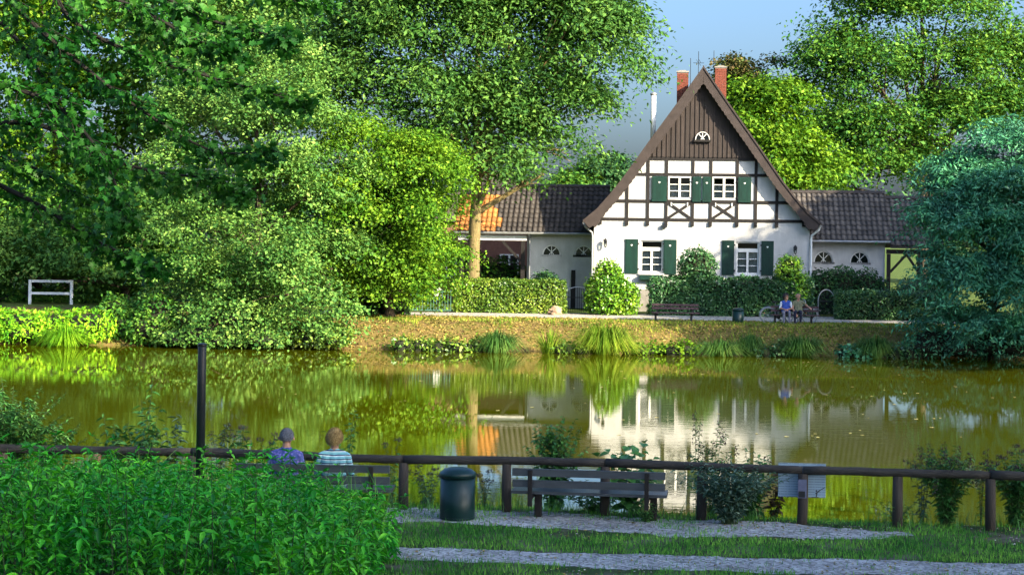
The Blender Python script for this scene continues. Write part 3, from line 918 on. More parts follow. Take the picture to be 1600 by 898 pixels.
wr = thing('side_wing', 'low white wing right of the house with mossy grey tiled roof and half-round windows', 'outbuilding', HC, YAW)
AR = [(6.2, 2.55, .98, .56), (8.0, 2.55, .98, .56)]
wing_wall(wr, 5.32, 9.25, 2.6, 8.0, 3.60, AR)
for a in AR: arch_window(wr, a[0], a[1], a[2], a[3], 2.72)
wing_roof(wr, 4.7, 9.45, 2.15, 3.66, 5.2, 6.10, lambda u, r_: tile_r)
wing_roof(wr, 9.47, 12.1, 2.15, 3.42, 5.2, 5.85, lambda u, r_: tile_r, name='shelter_roof')
MB().tube([(5.4, 2.08, 3.60), (9.45, 2.08, 3.60)], .065, 8).build('gutter', lead_m, wr)
MB().box(9.3, 12.0, 2.36, 2.52, 3.02, 3.24).build('shelter_beam', timber, wr)
for u in (9.42, 11.0):
    MB().box(u - .09, u + .09, 2.36, 2.54, 0, 3.01).build('porch_post', timber, wr)
MB().bar((9.5, 2.45, 2.1), (10.3, 2.45, 3.0), .12, .12, (0, 1, 0)).build('brace', timber, wr)
MB().bar((10.92, 2.45, 2.1), (10.3, 2.47, 3.0), .12, .12, (0, 1, 0)).build('brace', timber, wr)

# brick house glimpsed through the left porch
bh_c = at(770, 480, 101); bh_c.z = 0
bh = thing('brick_house', 'pinkish brick house glimpsed through the open porch left of the white wing', 'house', bh_c, R(8))
MB().box(-5, 5, 0, 7, 0, 4.4).build('wall', mat('pink_brick', (0.20, 0.095, 0.070), 0.9, 0.3, 7, 0.5, 40), bh)
MB().prism([(-5.3, 4.4), (5.3, 4.4), (0, 7.4)], -0.3, 7.3).build('roof', tile_m, bh)
for u in (-2.2, 0.9, 3.2):
    window(bh, u - .55, u + .55, 1.2, 2.6, -0.06, None, 3, .5)
# ------------------------------------------------------------------ trees
def crown_mesh(name, lobes, n_clump, per, cr, L, W, m, gap=-0.35, gs=0.55, shell=0.5, flat=0.5, droop=0.35, kind='rhomb', seed=0.0, up=0.6, bough=2.1):
    C = np.array([l[:3] for l in lobes]); Rr = np.array([l[3:6] for l in lobes])
    wgt = (Rr[:, 0] * Rr[:, 1] * Rr[:, 2]) ** (2 / 3)
    wgt = wgt / wgt.sum()
    # boughs: flattened domes of clumps, lit above and hollow beneath
    nbg = max(8, int(n_clump / 9 * 1.6))
    k = rng.choice(len(lobes), nbg, p=wgt)
    d = rnd_dir(nbg)
    d[:, 2] = np.where(d[:, 2] < -.35, -d[:, 2], d[:, 2])
    rad = shell + (1.0 - shell) * rng.random(nbg) ** 0.55
    BP = C[k] + d * Rr[k] * rad[:, None]
    g = vnoise(BP, gs, seed) + 0.5 * vnoise(BP, gs * 2.7, seed + 3)
    inside = np.zeros(nbg)
    for j in range(len(lobes)):
        q = np.linalg.norm((BP - C[j]) / Rr[j], axis=1)
        inside = np.maximum(inside, (q < 0.55) & (k != j))
    keep = (g > gap) & ((inside < .5) | (rng.random(nbg) < 0.3))
    BP, d = BP[keep], d[keep]
    nbg = len(BP)
    nper = max(4, int(round(n_clump / nbg)))
    br = bough * cr * rng.uniform(.6, 1.35, nbg)
    dd = rnd_dir(nbg * nper)
    dd[:, 2] = np.abs(dd[:, 2]) * 1.0 - .12
    Db = np.repeat(d, nper, 0)
    rr_ = np.where(rng.random(nbg * nper) < .82, rng.uniform(.75, 1.05, nbg * nper), rng.uniform(0, .7, nbg * nper))
    P = np.repeat(BP, nper, 0) + dd * (np.repeat(br, nper) * rr_)[:, None] * np.array([1, 1, .62])
    P[:, 2] -= .30 * np.repeat(br, nper) * (dd[:, 0] * Db[:, 0] + dd[:, 1] * Db[:, 1])
    d = unit(Db * .5 + dd)
    nc = len(P)
    s = cr * rng.uniform(0.6, 1.35, nc)
    off = rng.normal(size=(nc, per, 3)) * s[:, None, None] * np.array([1, 1, flat])
    off[..., 2] -= 0.25 * (off[..., 0] * d[:, None, 0] + off[..., 1] * d[:, None, 1])
    Q = (P[:, None] + off).reshape(-1, 3)
    D = np.repeat(d, per, 0)
    n = len(Q)
    N = unit(np.array([0, 0, up]) + 0.55 * D + 0.75 * rnd_dir(n))
    A = unit(np.cross(N, rnd_dir(n)) + 0.35 * D + np.array([0, 0, -droop]))
    sz = np.clip(np.exp(rng.normal(size=n) * .30), .45, 1.7)
    V, F = leaf_arrays(Q, A, N, L * sz, W * sz, 0.15, kind)
    return np_mesh(name, V, F, m), P

def px_lobes(Y, items):
    out = []
    for it in items:
        px, py, rx, ry = it[:4]
        dy = it[4] if len(it) > 4 else random.uniform(-1.2, 1.2)
        v = at(px, py, Y + dy)
        sx_ = rx * (Y + dy) / FPX; sz_ = ry * (Y + dy) / FPX
        out.append((v.x, v.y, v.z, sx_, max(sx_ * .8, sz_ * .6) if len(it) < 6 else it[5], sz_))
    return out

def tree(name, label, cat, base, lobes, tr, lm, bark, n_clump, per, cr, L, W, fork=None, group=None, twigs=3, **kw):
    bx_, by_ = base
    root = thing(name, label, cat, (bx_, by_, 0), 0, group)
    o3 = np.array([bx_, by_, 0])
    lob = [(l[0] - bx_, l[1] - by_, l[2], *l[3:]) for l in lobes]
    me, P = crown_mesh('crown', lob, n_clump, per, cr, L, W, lm, **kw)
    top = max(lob, key=lambda l: l[2])
    fork = fork or min(l[2] - l[5] for l in lob) + 0.8
    zb = float(zg(bx_, by_)) - .15
    mid = Vector((top[0] * .25 + .15, top[1] * .25, fork))
    pts = bez((0, 0, zb), (mid.x * .2, mid.y * .2, fork * .5), mid, 6)
    pts2 = bez(mid, (top[0] * .5, top[1] * .5, (fork + top[2]) * .5), Vector(top[:3]) , 6)[1:]
    rr = [tr * (1.35 if i == 0 else 1.0 - .35 * i / 6) for i in range(7)] + [tr * .65 * (1 - .8 * (i + 1) / 6) for i in range(6)]
    MB().tube(pts + pts2, rr, 10, True, .06).build('trunk', bark, root, True)
    for l in lob:
        if l is top: continue
        c_ = Vector(l[:3])
        st = mid + (Vector(top[:3]) - mid) * random.uniform(0, .45) if c_.z > mid.z + 1 else Vector((mid.x * .4, mid.y * .4, min(fork * .75, max(c_.z - .6, 0.4))))
        ctrl = (st + c_) * .5 + Vector((0, 0, random.uniform(-.2, .6)))
        pp = bez(st, ctrl, c_, 6)
        m = MB().tube(pp, [tr * .42 * (1 - .75 * i / 6) + .015 for i in range(7)], 7, True, .05)
        R_ = Vector(l[3:6])
        for q in range(twigs):
            dd = Vector(rnd_dir(1)[0])
            e = c_ + Vector((dd.x * R_.x, dd.y * R_.y, dd.z * R_.z)) * .85
            s0 = pp[random.choice((3, 4, 5))]
            m.tube(bez(s0, (s0 + e) * .5 + Vector((0, 0, .25)), e, 4), [tr * .14, tr * .11, tr * .08, tr * .05, .012], 5)
        m.build('limb', bark, root, True)
    link('crown', me, root)
    return root

# big ash in front of the left wing
b_ = at(737, 470, 84.9)
tree('ash_tree', 'tall ash tree with sunlight-painted yellow trunk left of the house, broad crown reaching the gable', 'tree', (b_.x, b_.y),
     px_lobes(84, [(590, 90, 105, 95), (560, 160, 70, 60), (680, 40, 120, 100), (750, -80, 220, 95), (800, 60, 110, 90), (890, 40, 105, 80, -1), (925, 95, 72, 68), (950, 55, 42, 55),
                   (830, 150, 90, 60), (890, 165, 66, 42), (740, 190, 100, 60), (660, 150, 70, 60), (820, 225, 70, 36), (880, 235, 38, 24), (770, 270, 75, 34), (850, 272, 34, 20), (700, 240, 60, 40)]),
     0.36, L_ash, bark_y, 2400, 62, 0.62, 0.225, 0.10, fork=6.2, gap=-0.42, gs=0.6, seed=1.3, flat=.6, bough=2.4)
# hornbeam hanging over the shore
b_ = at(400, 540, 74.5)
tree('hornbeam', 'large light green spreading tree whose branches hang to the water on the left shore', 'tree', (b_.x, b_.y),
     px_lobes(74, [(400, 120, 90, 70, 3), (330, 190, 85, 60, 2), (440, 210, 90, 70), (300, 270, 60, 45), (400, 300, 110, 70, -1), (490, 300, 80, 70), (310, 360, 70, 45), (420, 390, 110, 55, -1.5),
                   (330, 440, 70, 42), (450, 460, 90, 50, -2), (360, 500, 75, 32, -2), (470, 510, 62, 34, -2), (280, 480, 40, 36), (520, 420, 55, 70)]),
     0.30, L_horn, bark_m, 1600, 60, 0.40, 0.135, 0.082, fork=2.2, gap=-0.36, gs=0.75, seed=4.0, flat=.42, droop=.25, bough=2.9)
# yellow-green tree
b_ = at(610, 487, 77.5)
tree('young_maple', 'rounded yellow-green sunlit tree between the shore and the garden gate', 'tree', (b_.x, b_.y),
     px_lobes(77, [(520, 225, 65, 42), (590, 250, 80, 55), (650, 270, 60, 52, -1), (680, 272, 38, 38), (560, 320, 90, 60, -1), (640, 345, 78, 52, -1.2), (680, 340, 38, 42), (600, 405, 90, 50, -.5), (665, 405, 45, 42),
                   (640, 445, 60, 25, 0), (545, 440, 70, 40), (600, 465, 60, 20, -.5)]),
     0.22, L_yel, bark_m, 1150, 60, 0.42, 0.14, 0.085, fork=2.6, gap=-0.36, gs=0.8, seed=7.7, flat=.45, bough=2.8)
# tall trees far left
b_ = at(430, 480, 98)
tree('lime_tree', 'tall sunlit tree rising behind the spreading tree at upper left', 'tree', (b_.x, b_.y),
     px_lobes(98, [(430, 110, 70, 60), (380, 60, 110, 70), (300, 110, 100, 80), (440, 190, 60, 60), (330, 200, 90, 70), (460, 70, 40, 40), (280, 10, 110, 60)]),
     0.4, L_horn, bark_m, 1200, 46, 0.65, 0.26, 0.16, gap=-0.6, seed=2.2, flat=.5)
b_ = at(100, 480, 104)
far_left = tree('lime_tree', 'yellow-lit tree seen behind the overhanging branches at far left', 'tree', (b_.x, b_.y),
     px_lobes(104, [(110, 60, 130, 90), (10, 130, 110, 90), (140, 180, 110, 80), (20, 270, 100, 80), (110, 300, 90, 60), (210, 240, 70, 70), (-90, 230, 80, 110), (60, -40, 140, 80)]),
     0.4, L_yel, bark_m, 1300, 42, 0.75, 0.30, 0.19, gap=-0.7, seed=5.2, flat=.5)
b_ = at(180, 480, 88)
tree('understorey_tree', 'low green tree directly behind the white barrier on the left bank', 'tree', (b_.x, b_.y),
     px_lobes(88, [(70, 390, 90, 45), (170, 400, 80, 60), (230, 360, 60, 50), (20, 430, 80, 40), (200, 460, 60, 40), (120, 430, 60, 40), (-60, 400, 60, 60)]),
     0.2, L_ash, bark_m, 620, 46, 0.5, 0.19, 0.12, gap=-0.5, seed=3.3)
for i, (px, Y, lb) in enumerate([(60, 94, 'woodland tree behind the white barrier, farthest left'), (250, 92, 'woodland tree between the white barrier and the spreading tree'), (500, 91, 'woodland tree hidden behind the yellow-green tree')]):
    b_ = at(px, 480, Y)
    tree('woodland_tree', lb, 'tree', (b_.x, b_.y), px_lobes(Y, [(px - 60, 400, 80, 70), (px + 50, 390, 80, 70), (px, 440, 110, 45), (px, 330, 80, 50), (px - 70, 465, 70, 30), (px + 70, 465, 70, 30)]),
         0.22, L_right, bark_m, 420, 40, 0.6, 0.24, 0.16, gap=-0.9, seed=3.9 + i, group='woodland trees on the left bank')
# right: tree behind the house and the big maple
b_ = at(1195, 480, 101)
tree('field_maple', 'yellow-green tree filling the gap behind the right roof slope', 'tree', (b_.x, b_.y),
     px_lobes(101, [(1185, 215, 60, 55), (1215, 180, 52, 48), (1230, 250, 60, 55), (1270, 290, 60, 40), (1200, 290, 50, 40), (1160, 170, 34, 34)]),
     0.25, L_yel, bark_y, 520, 48, 0.55, 0.22, 0.14, gap=-0.35, seed=8.1)
b_ = at(1165, 480, 112)
tree('copper_tinged_tree', 'dark rust-tinged tree top showing beside the right chimney', 'tree', (b_.x, b_.y),
     px_lobes(112, [(1155, 130, 28, 32), (1175, 112, 20, 20), (1165, 165, 45, 35), (1205, 125, 26, 26), (1222, 150, 30, 28), (1200, 105, 9, 14)]),
     0.22, L_rust, bark_m, 300, 46, 0.42, 0.20, 0.13, gap=-0.45, seed=9.1)
b_ = at(1440, 480, 110)
tree('big_maple', 'huge round-crowned maple behind the right wing, reaching the top of the picture', 'tree', (b_.x, b_.y),
     px_lobes(110, [(1400, 40, 100, 55), (1320, 90, 60, 50), (1480, 30, 90, 60), (1290, 150, 48, 48), (1370, 130, 80, 60, -2), (1470, 120, 85, 65, -1), (1560, 110, 60, 60), (1300, 225, 60, 52, -1), (1390, 215, 75, 55, -2),
                   (1490, 195, 75, 50), (1570, 190, 60, 45), (1350, 280, 80, 42, -2), (1430, 270, 70, 40), (1290, 290, 40, 30), (1610, 90, 50, 60), (1440, -30, 110, 50)]),
     0.42, L_right, bark_m, 1800, 56, 0.66, 0.225, 0.135, fork=4.6, gap=-0.62, gs=.55, seed=6.6, flat=.5, bough=2.6)
# small far trees over the wing roof
for i, (px, py, rx, ry, lb) in enumerate([(950, 275, 30, 22, 'small distant tree just above the left wing ridge, nearest the gable'), (905, 288, 28, 16, 'lowest distant tree top above the left wing ridge')]):
    b_ = at(px, 480, 140)
    tree('distant_tree', lb, 'tree', (b_.x, b_.y), px_lobes(140, [(px, py, rx, ry), (px - 14, py + 14, rx, ry), (px + 12, py + 20, rx, ry * 1.2)]), 0.25, L_dark if i == 0 else L_right, bark_m, 150, 40, 0.6, 0.28, 0.18, gap=-.6, seed=i, group='distant tree tops above the wing roof')
# blue-green willow-like shrub tree at right
b_ = at(1545, 545, 72.6)
tree('blue_green_tree', 'blue-green feathery tree leaning over the water at the right edge', 'tree', (b_.x, b_.y),
     px_lobes(72, [(1568, 240, 55, 42, 1), (1515, 292, 54, 44, 1), (1582, 315, 66, 52, -.5), (1480, 352, 42, 38), (1538, 372, 68, 48, -1), (1605, 392, 58, 56, -1), (1470, 425, 42, 36), (1525, 448, 62, 42, -1), (1592, 462, 58, 42, -1.5),
                   (1498, 502, 48, 30, -1), (1562, 517, 68, 32, -2), (1622, 522, 50, 30, -2), (1655, 290, 70, 95)]),
     0.22, L_teal, bark_m, 1750, 56, 0.36, 0.20, 0.060, fork=1.4, gap=-0.55, gs=.8, seed=2.9, flat=.30, droop=.5, bough=2.7)

# a wood that closes the horizon
wm_lobes = []
for i in range(90):
    x = -150 + 300 * i / 89 + random.uniform(-2, 2)
    y = 150 + random.uniform(-8, 14) + abs(x) * .1
    h = random.uniform(3.2, 4.8)
    if -12 < x < 6: h *= .8
    wm_lobes.append((x, y, h * .8, 3.2, 2.6, h))
me, _ = crown_mesh('distant_wood', wm_lobes, 2600, 26, 1.0, 0.62, 0.42, L_dark, gap=-1.5, shell=.7)
tag(link('distant_wood', me), 'dark green far wood closing the view behind the buildings', 'wood', kind='stuff')

# trees beyond the right edge and behind the viewer: they throw the shade seen on the lawn, bank and wall
def shade_proto(n, seed):
    lobes = []
    for k in range(9):
        a = k * 2.4
        q = 5 * (.25 + .45 * ((k * .37) % 1))
        lobes.append((q * math.cos(a), 90 + q * math.sin(a), 16 * (.42 + .5 * k / 9), 2.75, 2.75, 2.24))
    return tree('shade_tree', 'x', 'tree', (0, 90), lobes, .3, L_ash, bark_m, n, 40, .75, .36, .22, group='trees beyond the right edge of the view', seed=seed, gap=-.35, twigs=1)
def copy_thing(o):
    c = o.copy(); COL.objects.link(c)
    for ch in o.children:
        d = ch.copy(); COL.objects.link(d); d.parent = c
    return c
SH = [(36.0, 70.5, 20.0, 5.2, 0), (27, 60.5, 13, 4.2, 0), (33, 59, 14.5, 4.6, 0), (41, 55, 16, 5.0, 0), (39.5, 71, 17, 5.0, 0), (35, 79, 15, 4.5, 0),
      (13.5, 10.5, 10.0, 4.4, 1), (21, 9, 12.5, 5.0, 1), (9.5, 2.5, 10.5, 4.2, 1), (17, 0, 13.5, 5.0, 1), (4.5, -5, 9.5, 3.8, 1), (12, -9, 12.5, 4.6, 1)]
SHL = ['tall shade tree just beyond the blue-green tree at the right shore', 'low shade tree nearest the right edge of the pond', 'second shade tree along the right shore', 'shade tree farther along the right shore', 'shade tree beside the lane beyond the right edge', 'shade tree behind the blue-green tree near the lane',
       'shade tree beside the footpath right of the view', 'shade tree farther right of the footpath', 'shade tree close to the right of the viewer', 'tall shade tree right behind the viewer', 'small shade tree behind the viewer', 'shade tree farther behind the viewer']
protos = {}
for i, (x, y, h, r_, pk) in enumerate(SH):
    if pk not in protos:
        o = protos[pk] = shade_proto((640, 380)[pk], 1.1 + pk * 8)
    else:
        o = copy_thing(protos[pk])
    o.location = (x, y, float(zg(x, y))); o.scale = (r_ / 5, r_ / 5, h / 16); o.rotation_euler = (0, 0, i * 1.9)
    o['label'] = SHL[i]

# ------------------------------------------------------------------ hedges and garden bushes
def surf_leaves(P, Nn, n_rep, L, W, jit, m, name):
    Q = np.repeat(P, n_rep, 0) + rng.normal(size=(len(P) * n_rep, 3)) * jit
    D = np.repeat(Nn, n_rep, 0)
    n = len(Q)
    N = unit(D * .8 + np.array([0, 0, .3]) + .8 * rnd_dir(n))
    A = unit(np.cross(N, rnd_dir(n)) + .4 * D + np.array([0, 0, -.15]))
    s = rng.uniform(.65, 1.3, n)
    V, F = leaf_arrays(Q, A, N, L * s, W * s, .15)
    return np_mesh(name, V, F, m)
def hedge(name, label, c, sx_, sy_, h, m, n=3600, L=.11, W=.07, rz=0.0, group=None, wob=.06):
    """clipped hedge: leaf shell round a core of inner branches"""
    root = thing(name, label, 'hedge', (c[0], c[1], 0), rz, group)
    faces = [('f', sx_ * h), ('t', sx_ * sy_), ('l', sy_ * h), ('r', sy_ * h), ('b', sx_ * h * .4)]
    tot = sum(a for _, a in faces)
    Ps, Ns = [], []
    for f, a in faces:
        k = int(n * a / tot)
        u, v = rng.random(k), rng.random(k)
        if f == 'f': P, N = np.stack([(u - .5) * sx_, np.full(k, -sy_ / 2), v * h], 1), (0, -1, 0)
        if f == 'b': P, N = np.stack([(u - .5) * sx_, np.full(k, sy_ / 2), v * h], 1), (0, 1, 0)
        if f == 't': P, N = np.stack([(u - .5) * sx_, (v - .5) * sy_, np.full(k, h)], 1), (0, 0, 1)
        if f == 'l': P, N = np.stack([np.full(k, -sx_ / 2), (u - .5) * sy_, v * h], 1), (-1, 0, 0)
        if f == 'r': P, N = np.stack([np.full(k, sx_ / 2), (u - .5) * sy_, v * h], 1), (1, 0, 0)
        N = np.tile(np.array(N, float), (k, 1))
        P = P + N * (wob * vnoise(P, 2.2, c[0]) + wob * .5 * vnoise(P, 6, c[1]))[:, None]
        P[:, 2] = np.maximum(P[:, 2], .04)
        Ps.append(P); Ns.append(N)
    me = surf_leaves(np.concatenate(Ps), np.concatenate(Ns), 3, L, W, .055, m, 'foliage')
    link('foliage', me, root)
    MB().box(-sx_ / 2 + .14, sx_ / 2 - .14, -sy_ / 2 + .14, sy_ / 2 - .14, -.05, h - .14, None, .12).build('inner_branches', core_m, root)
    return root
def bush(name, label, c, lobes, m, n=2600, L=.12, W=.08, cat='bush', group=None, rep=3, z=0.0):
    root = thing(name, label, cat, (c[0], c[1], z), 0, group)
    lb = np.array(lobes, float)
    wgt = (lb[:, 3] * lb[:, 4] * lb[:, 5]) ** (2 / 3); wgt /= wgt.sum()
    k = rng.choice(len(lb), n, p=wgt)
    d = rnd_dir(n)
    P = lb[k, :3] + d * lb[k, 3:6] * (.86 + .18 * rng.random(n))[:, None]
    P += d * (.10 * vnoise(P, 2.5, c[0]))[:, None]
    ok = P[:, 2] > .03
    for j in range(len(lb)):
        ok &= ~((np.linalg.norm((P - lb[j, :3]) / lb[j, 3:6], axis=1) < .75) & (k != j))
    me = surf_leaves(P[ok], d[ok], rep, L, W, .07, m, 'foliage')
    link('foliage', me, root)
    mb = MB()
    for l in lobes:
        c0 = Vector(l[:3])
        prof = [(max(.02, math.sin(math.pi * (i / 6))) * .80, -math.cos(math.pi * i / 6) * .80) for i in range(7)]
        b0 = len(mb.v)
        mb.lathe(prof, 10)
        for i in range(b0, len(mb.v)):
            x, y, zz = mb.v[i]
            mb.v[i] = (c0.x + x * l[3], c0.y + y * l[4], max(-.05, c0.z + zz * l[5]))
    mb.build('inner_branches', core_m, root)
    return root
def X_(px, Y): return at(px, 470, Y).x
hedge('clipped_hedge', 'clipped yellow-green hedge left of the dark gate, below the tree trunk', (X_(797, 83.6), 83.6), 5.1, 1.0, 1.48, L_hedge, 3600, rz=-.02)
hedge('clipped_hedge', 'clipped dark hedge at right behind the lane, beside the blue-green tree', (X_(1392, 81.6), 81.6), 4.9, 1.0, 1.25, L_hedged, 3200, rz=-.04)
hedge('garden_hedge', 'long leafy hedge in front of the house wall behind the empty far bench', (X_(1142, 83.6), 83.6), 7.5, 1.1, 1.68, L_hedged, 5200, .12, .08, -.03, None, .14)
c = at(957, 470, 83.0)
bush('laurel_bush', 'bright green rounded laurel bush at the left corner of the house', (c.x, c.y), [(-.25, 0, .9, .98, .9, 1.15), (-.25, 0, 1.7, .66, .6, .80), (.45, -.1, .75, .78, .7, .85)], L_laurel, 2700, .15, .09)
c = at(1089, 470, 83.7)
bush('topiary_bush', 'tall rounded green bush between the two lower windows', (c.x, c.y), [(0, 0, 2.35, .86, .7, .80), (.05, 0, 1.5, .70, .6, .8)], L_hedged, 1500, .13, .08)
c = at(1233, 470, 83.4)
bush('topiary_bush', 'small rounded green bush below the right wall lantern', (c.x, c.y), [(0, 0, 2.2, .60, .55, .68), (.3, 0, 1.3, .75, .6, .8)], L_laurel, 1200, .13, .08)
c = at(1322, 470, 86.5)
bush('dark_bush', 'dark spreading bush under the half-round windows of the right wing', (c.x, c.y), [(-1.2, 0, 1.1, .9, .7, 1.1), (-.2, 0, 1.2, .9, .7, 1.15), (.9, 0, 1.15, .9, .7, 1.1), (1.6, 0, .9, .6, .6, .9)], L_dark, 2600, .13, .085)
c = at(1425, 470, 85)
bush('dark_bush', 'low dark bush behind the right hedge beneath the open shelter', (c.x, c.y), [(0, 0, .9, 1.0, .7, .95), (1.2, .5, 1.1, .9, .7, 1.2)], L_hedged, 1500, .13, .085)
c = at(852, 470, 85.5)
bush('dark_bush', 'small dark rounded bush peeping over the left hedge by the wing wall', (c.x, c.y), [(0, 0, 1.1, .75, .6, .85)], L_dark, 700, .12, .08)
c = at(800, 470, 93)
bush('dark_bush', 'leafy bush seen through the open porch behind the trunk', (c.x, c.y), [(-.6, 0, 1.2, 1.2, .9, 1.3), (.9, 0, 1.0, 1.0, .9, 1.1), (-2.2, 0, 1.5, 1.0, .8, 1.6)], L_right, 1500, .15, .1)
# left bank shrubs
def blobs(px0, px1, py_top, Y, n, hscale=1.0):
    out = []
    for i in range(n):
        px = px0 + (px1 - px0) * (i + .5) / n
        v = at(px, py_top + random.uniform(-8, 12), Y + random.uniform(-.5, .5))
        out.append((v, (px1 - px0) / n * Y / FPX * .85))
    return out
def bank_shrub(name, label, px0, px1, py_top, Y, m, n, leaves, L, W, zb=-.95):
    c = at((px0 + px1) / 2, 540, Y)
    lob = []
    for v, r_ in blobs(px0, px1, py_top, Y, n):
        h = max((v.z - zb) / 2, .3)
        lob.append((v.x - c.x, v.y - c.y, h, r_ * 1.15, r_ * 1.0, h))
        lob.append((v.x - c.x + random.uniform(-.5, .5), v.y - c.y - .5, h * .55, r_ * 1.05, r_ * .8, h * .6))
    return bush(name, label, (c.x, c.y), lob, m, leaves, L, W, 'shrub', rep=3, z=zb)
bank_shrub('bank_shrub', 'brilliant green sunlit thicket on the far left shore below the white frame', -90, 165, 478, 72.8, L_bright, 5, 3800, .20, .085)
bank_shrub('bank_shrub', 'mid green shrub between the bright thicket and the spreading tree', 165, 262, 465, 73.5, L_right, 3, 2200, .17, .11)
bank_shrub('bank_shrub', 'darker low growth at the waterline beneath the spreading tree', 255, 420, 515, 72.0, L_horn, 4, 1700, .16, .10)
bank_shrub('bank_shrub', 'light green shrub at the waterline where the golden bank begins', 395, 535, 500, 72.2, L_hedge, 4, 1900, .15, .10)
bank_shrub('bank_shrub', 'dark shrub behind the spreading tree beside the garden gate', 545, 625, 455, 79.8, L_dark, 3, 1100, .15, .10, -.05)
bank_shrub('bank_shrub', 'blue-green low growth at the waterline under the right tree', 1440, 1620, 515, 71.9, L_teal, 4, 1500, .16, .06)

bank_shrub('bank_shrub', 'leafy green undergrowth behind the white barrier on the left bank', -80, 200, 462, 89.5, L_right, 6, 3000, .2, .13, -.05)
# ------------------------------------------------------------------ garden gates, boulder, frame
c = at(662, 470, 82.6)
g = thing('garden_gate', 'pale green metal bar gate left of the clipped hedge', 'gate', (c.x, c.y, 0), R(-2))
for z in (.12, .98):
    MB().tube([(-1.3, 0, z), (1.3, 0, z)], .03, 6).build('rail', gate_m, g)
for k in range(20):
    x = -1.27 + 2.54 * k / 19
    MB().tube([(x, 0, .12), (x, 0, 1.08)], .016, 6).build('bar', gate_m, g)
c = at(629, 470, 82.0)
g = thing('gate_post', 'squat sunlit wooden post at the left end of the pale green gate', 'post', (c.x, c.y, 0))
MB().box(-.13, .13, -.13, .13, -.05, .95, None, .03).build('shaft', post_fresh, g)
MB().box(-.15, .15, -.15, .15, .95, 1.0, None, .03).build('cap', post_fresh, g)
c = at(684, 470, 83.6)
g = thing('white_notice', 'small white notice on a stake behind the pale green gate', 'sign', (c.x, c.y, 0))
MB().tube([(0, 0, 0), (0, 0, 1.0)], .02, 6).build('stake', iron_m, g)
MB().box(-.16, .16, -.035, -.022, .75, 1.15).build('plate', white_paint, g)
def iron_gate(label, px, Y, w_, h_, side):
    c = at(px, 470, Y)
    g = thing('iron_gate', label, 'gate', (c.x, c.y, 0))
    n = 16
    arc = [(-w_ / 2 * math.cos(math.pi * k / n), 0, h_ * .62 + h_ * .38 * math.sin(math.pi * k / n)) for k in range(n + 1)]
    MB().tube([(-w_ / 2, 0, 0)] + arc + [(w_ / 2, 0, 0)], .028, 6).build('arched_frame', lead_m, g)
    for z in (.1, h_ * .6):
        MB().tube([(-w_ / 2, 0, z), (w_ / 2, 0, z)], .02, 6).build('rail', iron_m, g)
    for k in range(1, 12):
        x = -w_ / 2 + w_ * k / 12
        zt = h_ * .62 + h_ * .38 * math.sin(math.acos(max(-1, min(1, -x / (w_ / 2)))))
        MB().tube([(x, 0, .05), (x, 0, zt)], .012, 5).build('bar', iron_m, g)
    return g
iron_gate('black iron gate with arched top between the left hedge and the laurel bush', 902, 84.4, 1.25, 1.25, 1)
iron_gate('iron gate with pale arched hoop beside the right hedge, behind the occupied far bench', 1291, 82.2, .75, 1.35, 1)
# boulder
c = at(867, 486, 82.2)
bm = bmesh.new()
bmesh.ops.create_icosphere(bm, subdivisions=3, radius=1)
for v in bm.verts:
    q = v.co
    n_ = .16 * math.sin(3 * q.x + 1) + .12 * math.sin(5 * q.y + 2 * q.z) + .08 * math.sin(9 * q.z + 4 * q.x)
    v.co = Vector((q.x * .36, q.y * .3, q.z * .26)) * (1 + n_)
    if v.co.z < -.12: v.co.z = -.12
me = bpy.data.meshes.new('boulder'); bm.to_mesh(me); bm.free(); me.materials.append(stone_m)
o = link('boulder', me, None, (c.x, c.y, .11), (0, .05, .3))
tag(o, 'rounded tan boulder at the right end of the left hedge', 'boulder')
# white frame on the left bank
c = at(79, 480, 86)
g = thing('metal_barrier', 'white metal barrier with two rails standing above the bright thicket on the left bank', 'barrier', (c.x, c.y, 0), R(4))
zt = at(79, 437, 86).z
for s in (-1, 1):
    MB().box(s * 1.0 - .07, s * 1.0 + .07, -.07, .07, -.05, zt, None, .015).build('post', white_metal, g)
for z in (zt - .07, zt - .66):
    MB().box(-.928, .928, -.05, .05, z - .06, z + .06).build('rail', white_metal, g)

# ------------------------------------------------------------------ benches
def bench(label, c, rz, L, seat, top, wood, legm, group=None, far=False):
    """faces +y; back slats at -y; slats are single pieces"""
    g = thing('park_bench', label, 'bench', (c[0], c[1], 0), rz, group)
    h = .095
    zs = [top - h, top - h * 2 - .055] if not far else [top - h, top - h * 2 - .05]
    for i, z in enumerate(zs):
        y = -.25 + .03 * i
        MB().box(-L / 2, L / 2, y - .02, y + .02, z, z + h, None, .006).build('back_slat', wood, g)
    for k in range(4):
        y = -.13 + k * .12
        MB().box(-L / 2 - .02, L / 2 + .02, y - .052, y + .052, seat - .04, seat, None, .006).build('seat_slat', wood, g)
    for s in (-1, 1):
        x = s * L * .38
        MB().bar((x, -.285, seat - .18), (x, -.30, top - .01), .055, .045, (0, 1, 0)).build('back_support', legm, g)
        MB().box(x - .03, x + .03, -.262, .27, seat - .095, seat - .042).build('seat_bearer', legm, g)
        MB().box(x + .08 - .045, x + .08 + .045, -.05, .08, -.12, seat - .044, None, .01).build('leg', legm, g)
    return g
c = at(921, 790, 22.95)
NB = bench('empty weathered bench beside the green bin, in front of the log fence', (c.x, c.y), math.atan2(-.24, 2.0), 1.98, .36, .66, benchw_near, timber)
c = at(492, 790, 23.0)
OB = bench('weathered bench half hidden by nettles on which the foreground couple sits', (c.x, c.y), math.atan2(-.06, 2.0), 2.0, .36, .68, benchw_near, timber)
OBc = (c.x, c.y)
c = at(1055, 498, 77.0)
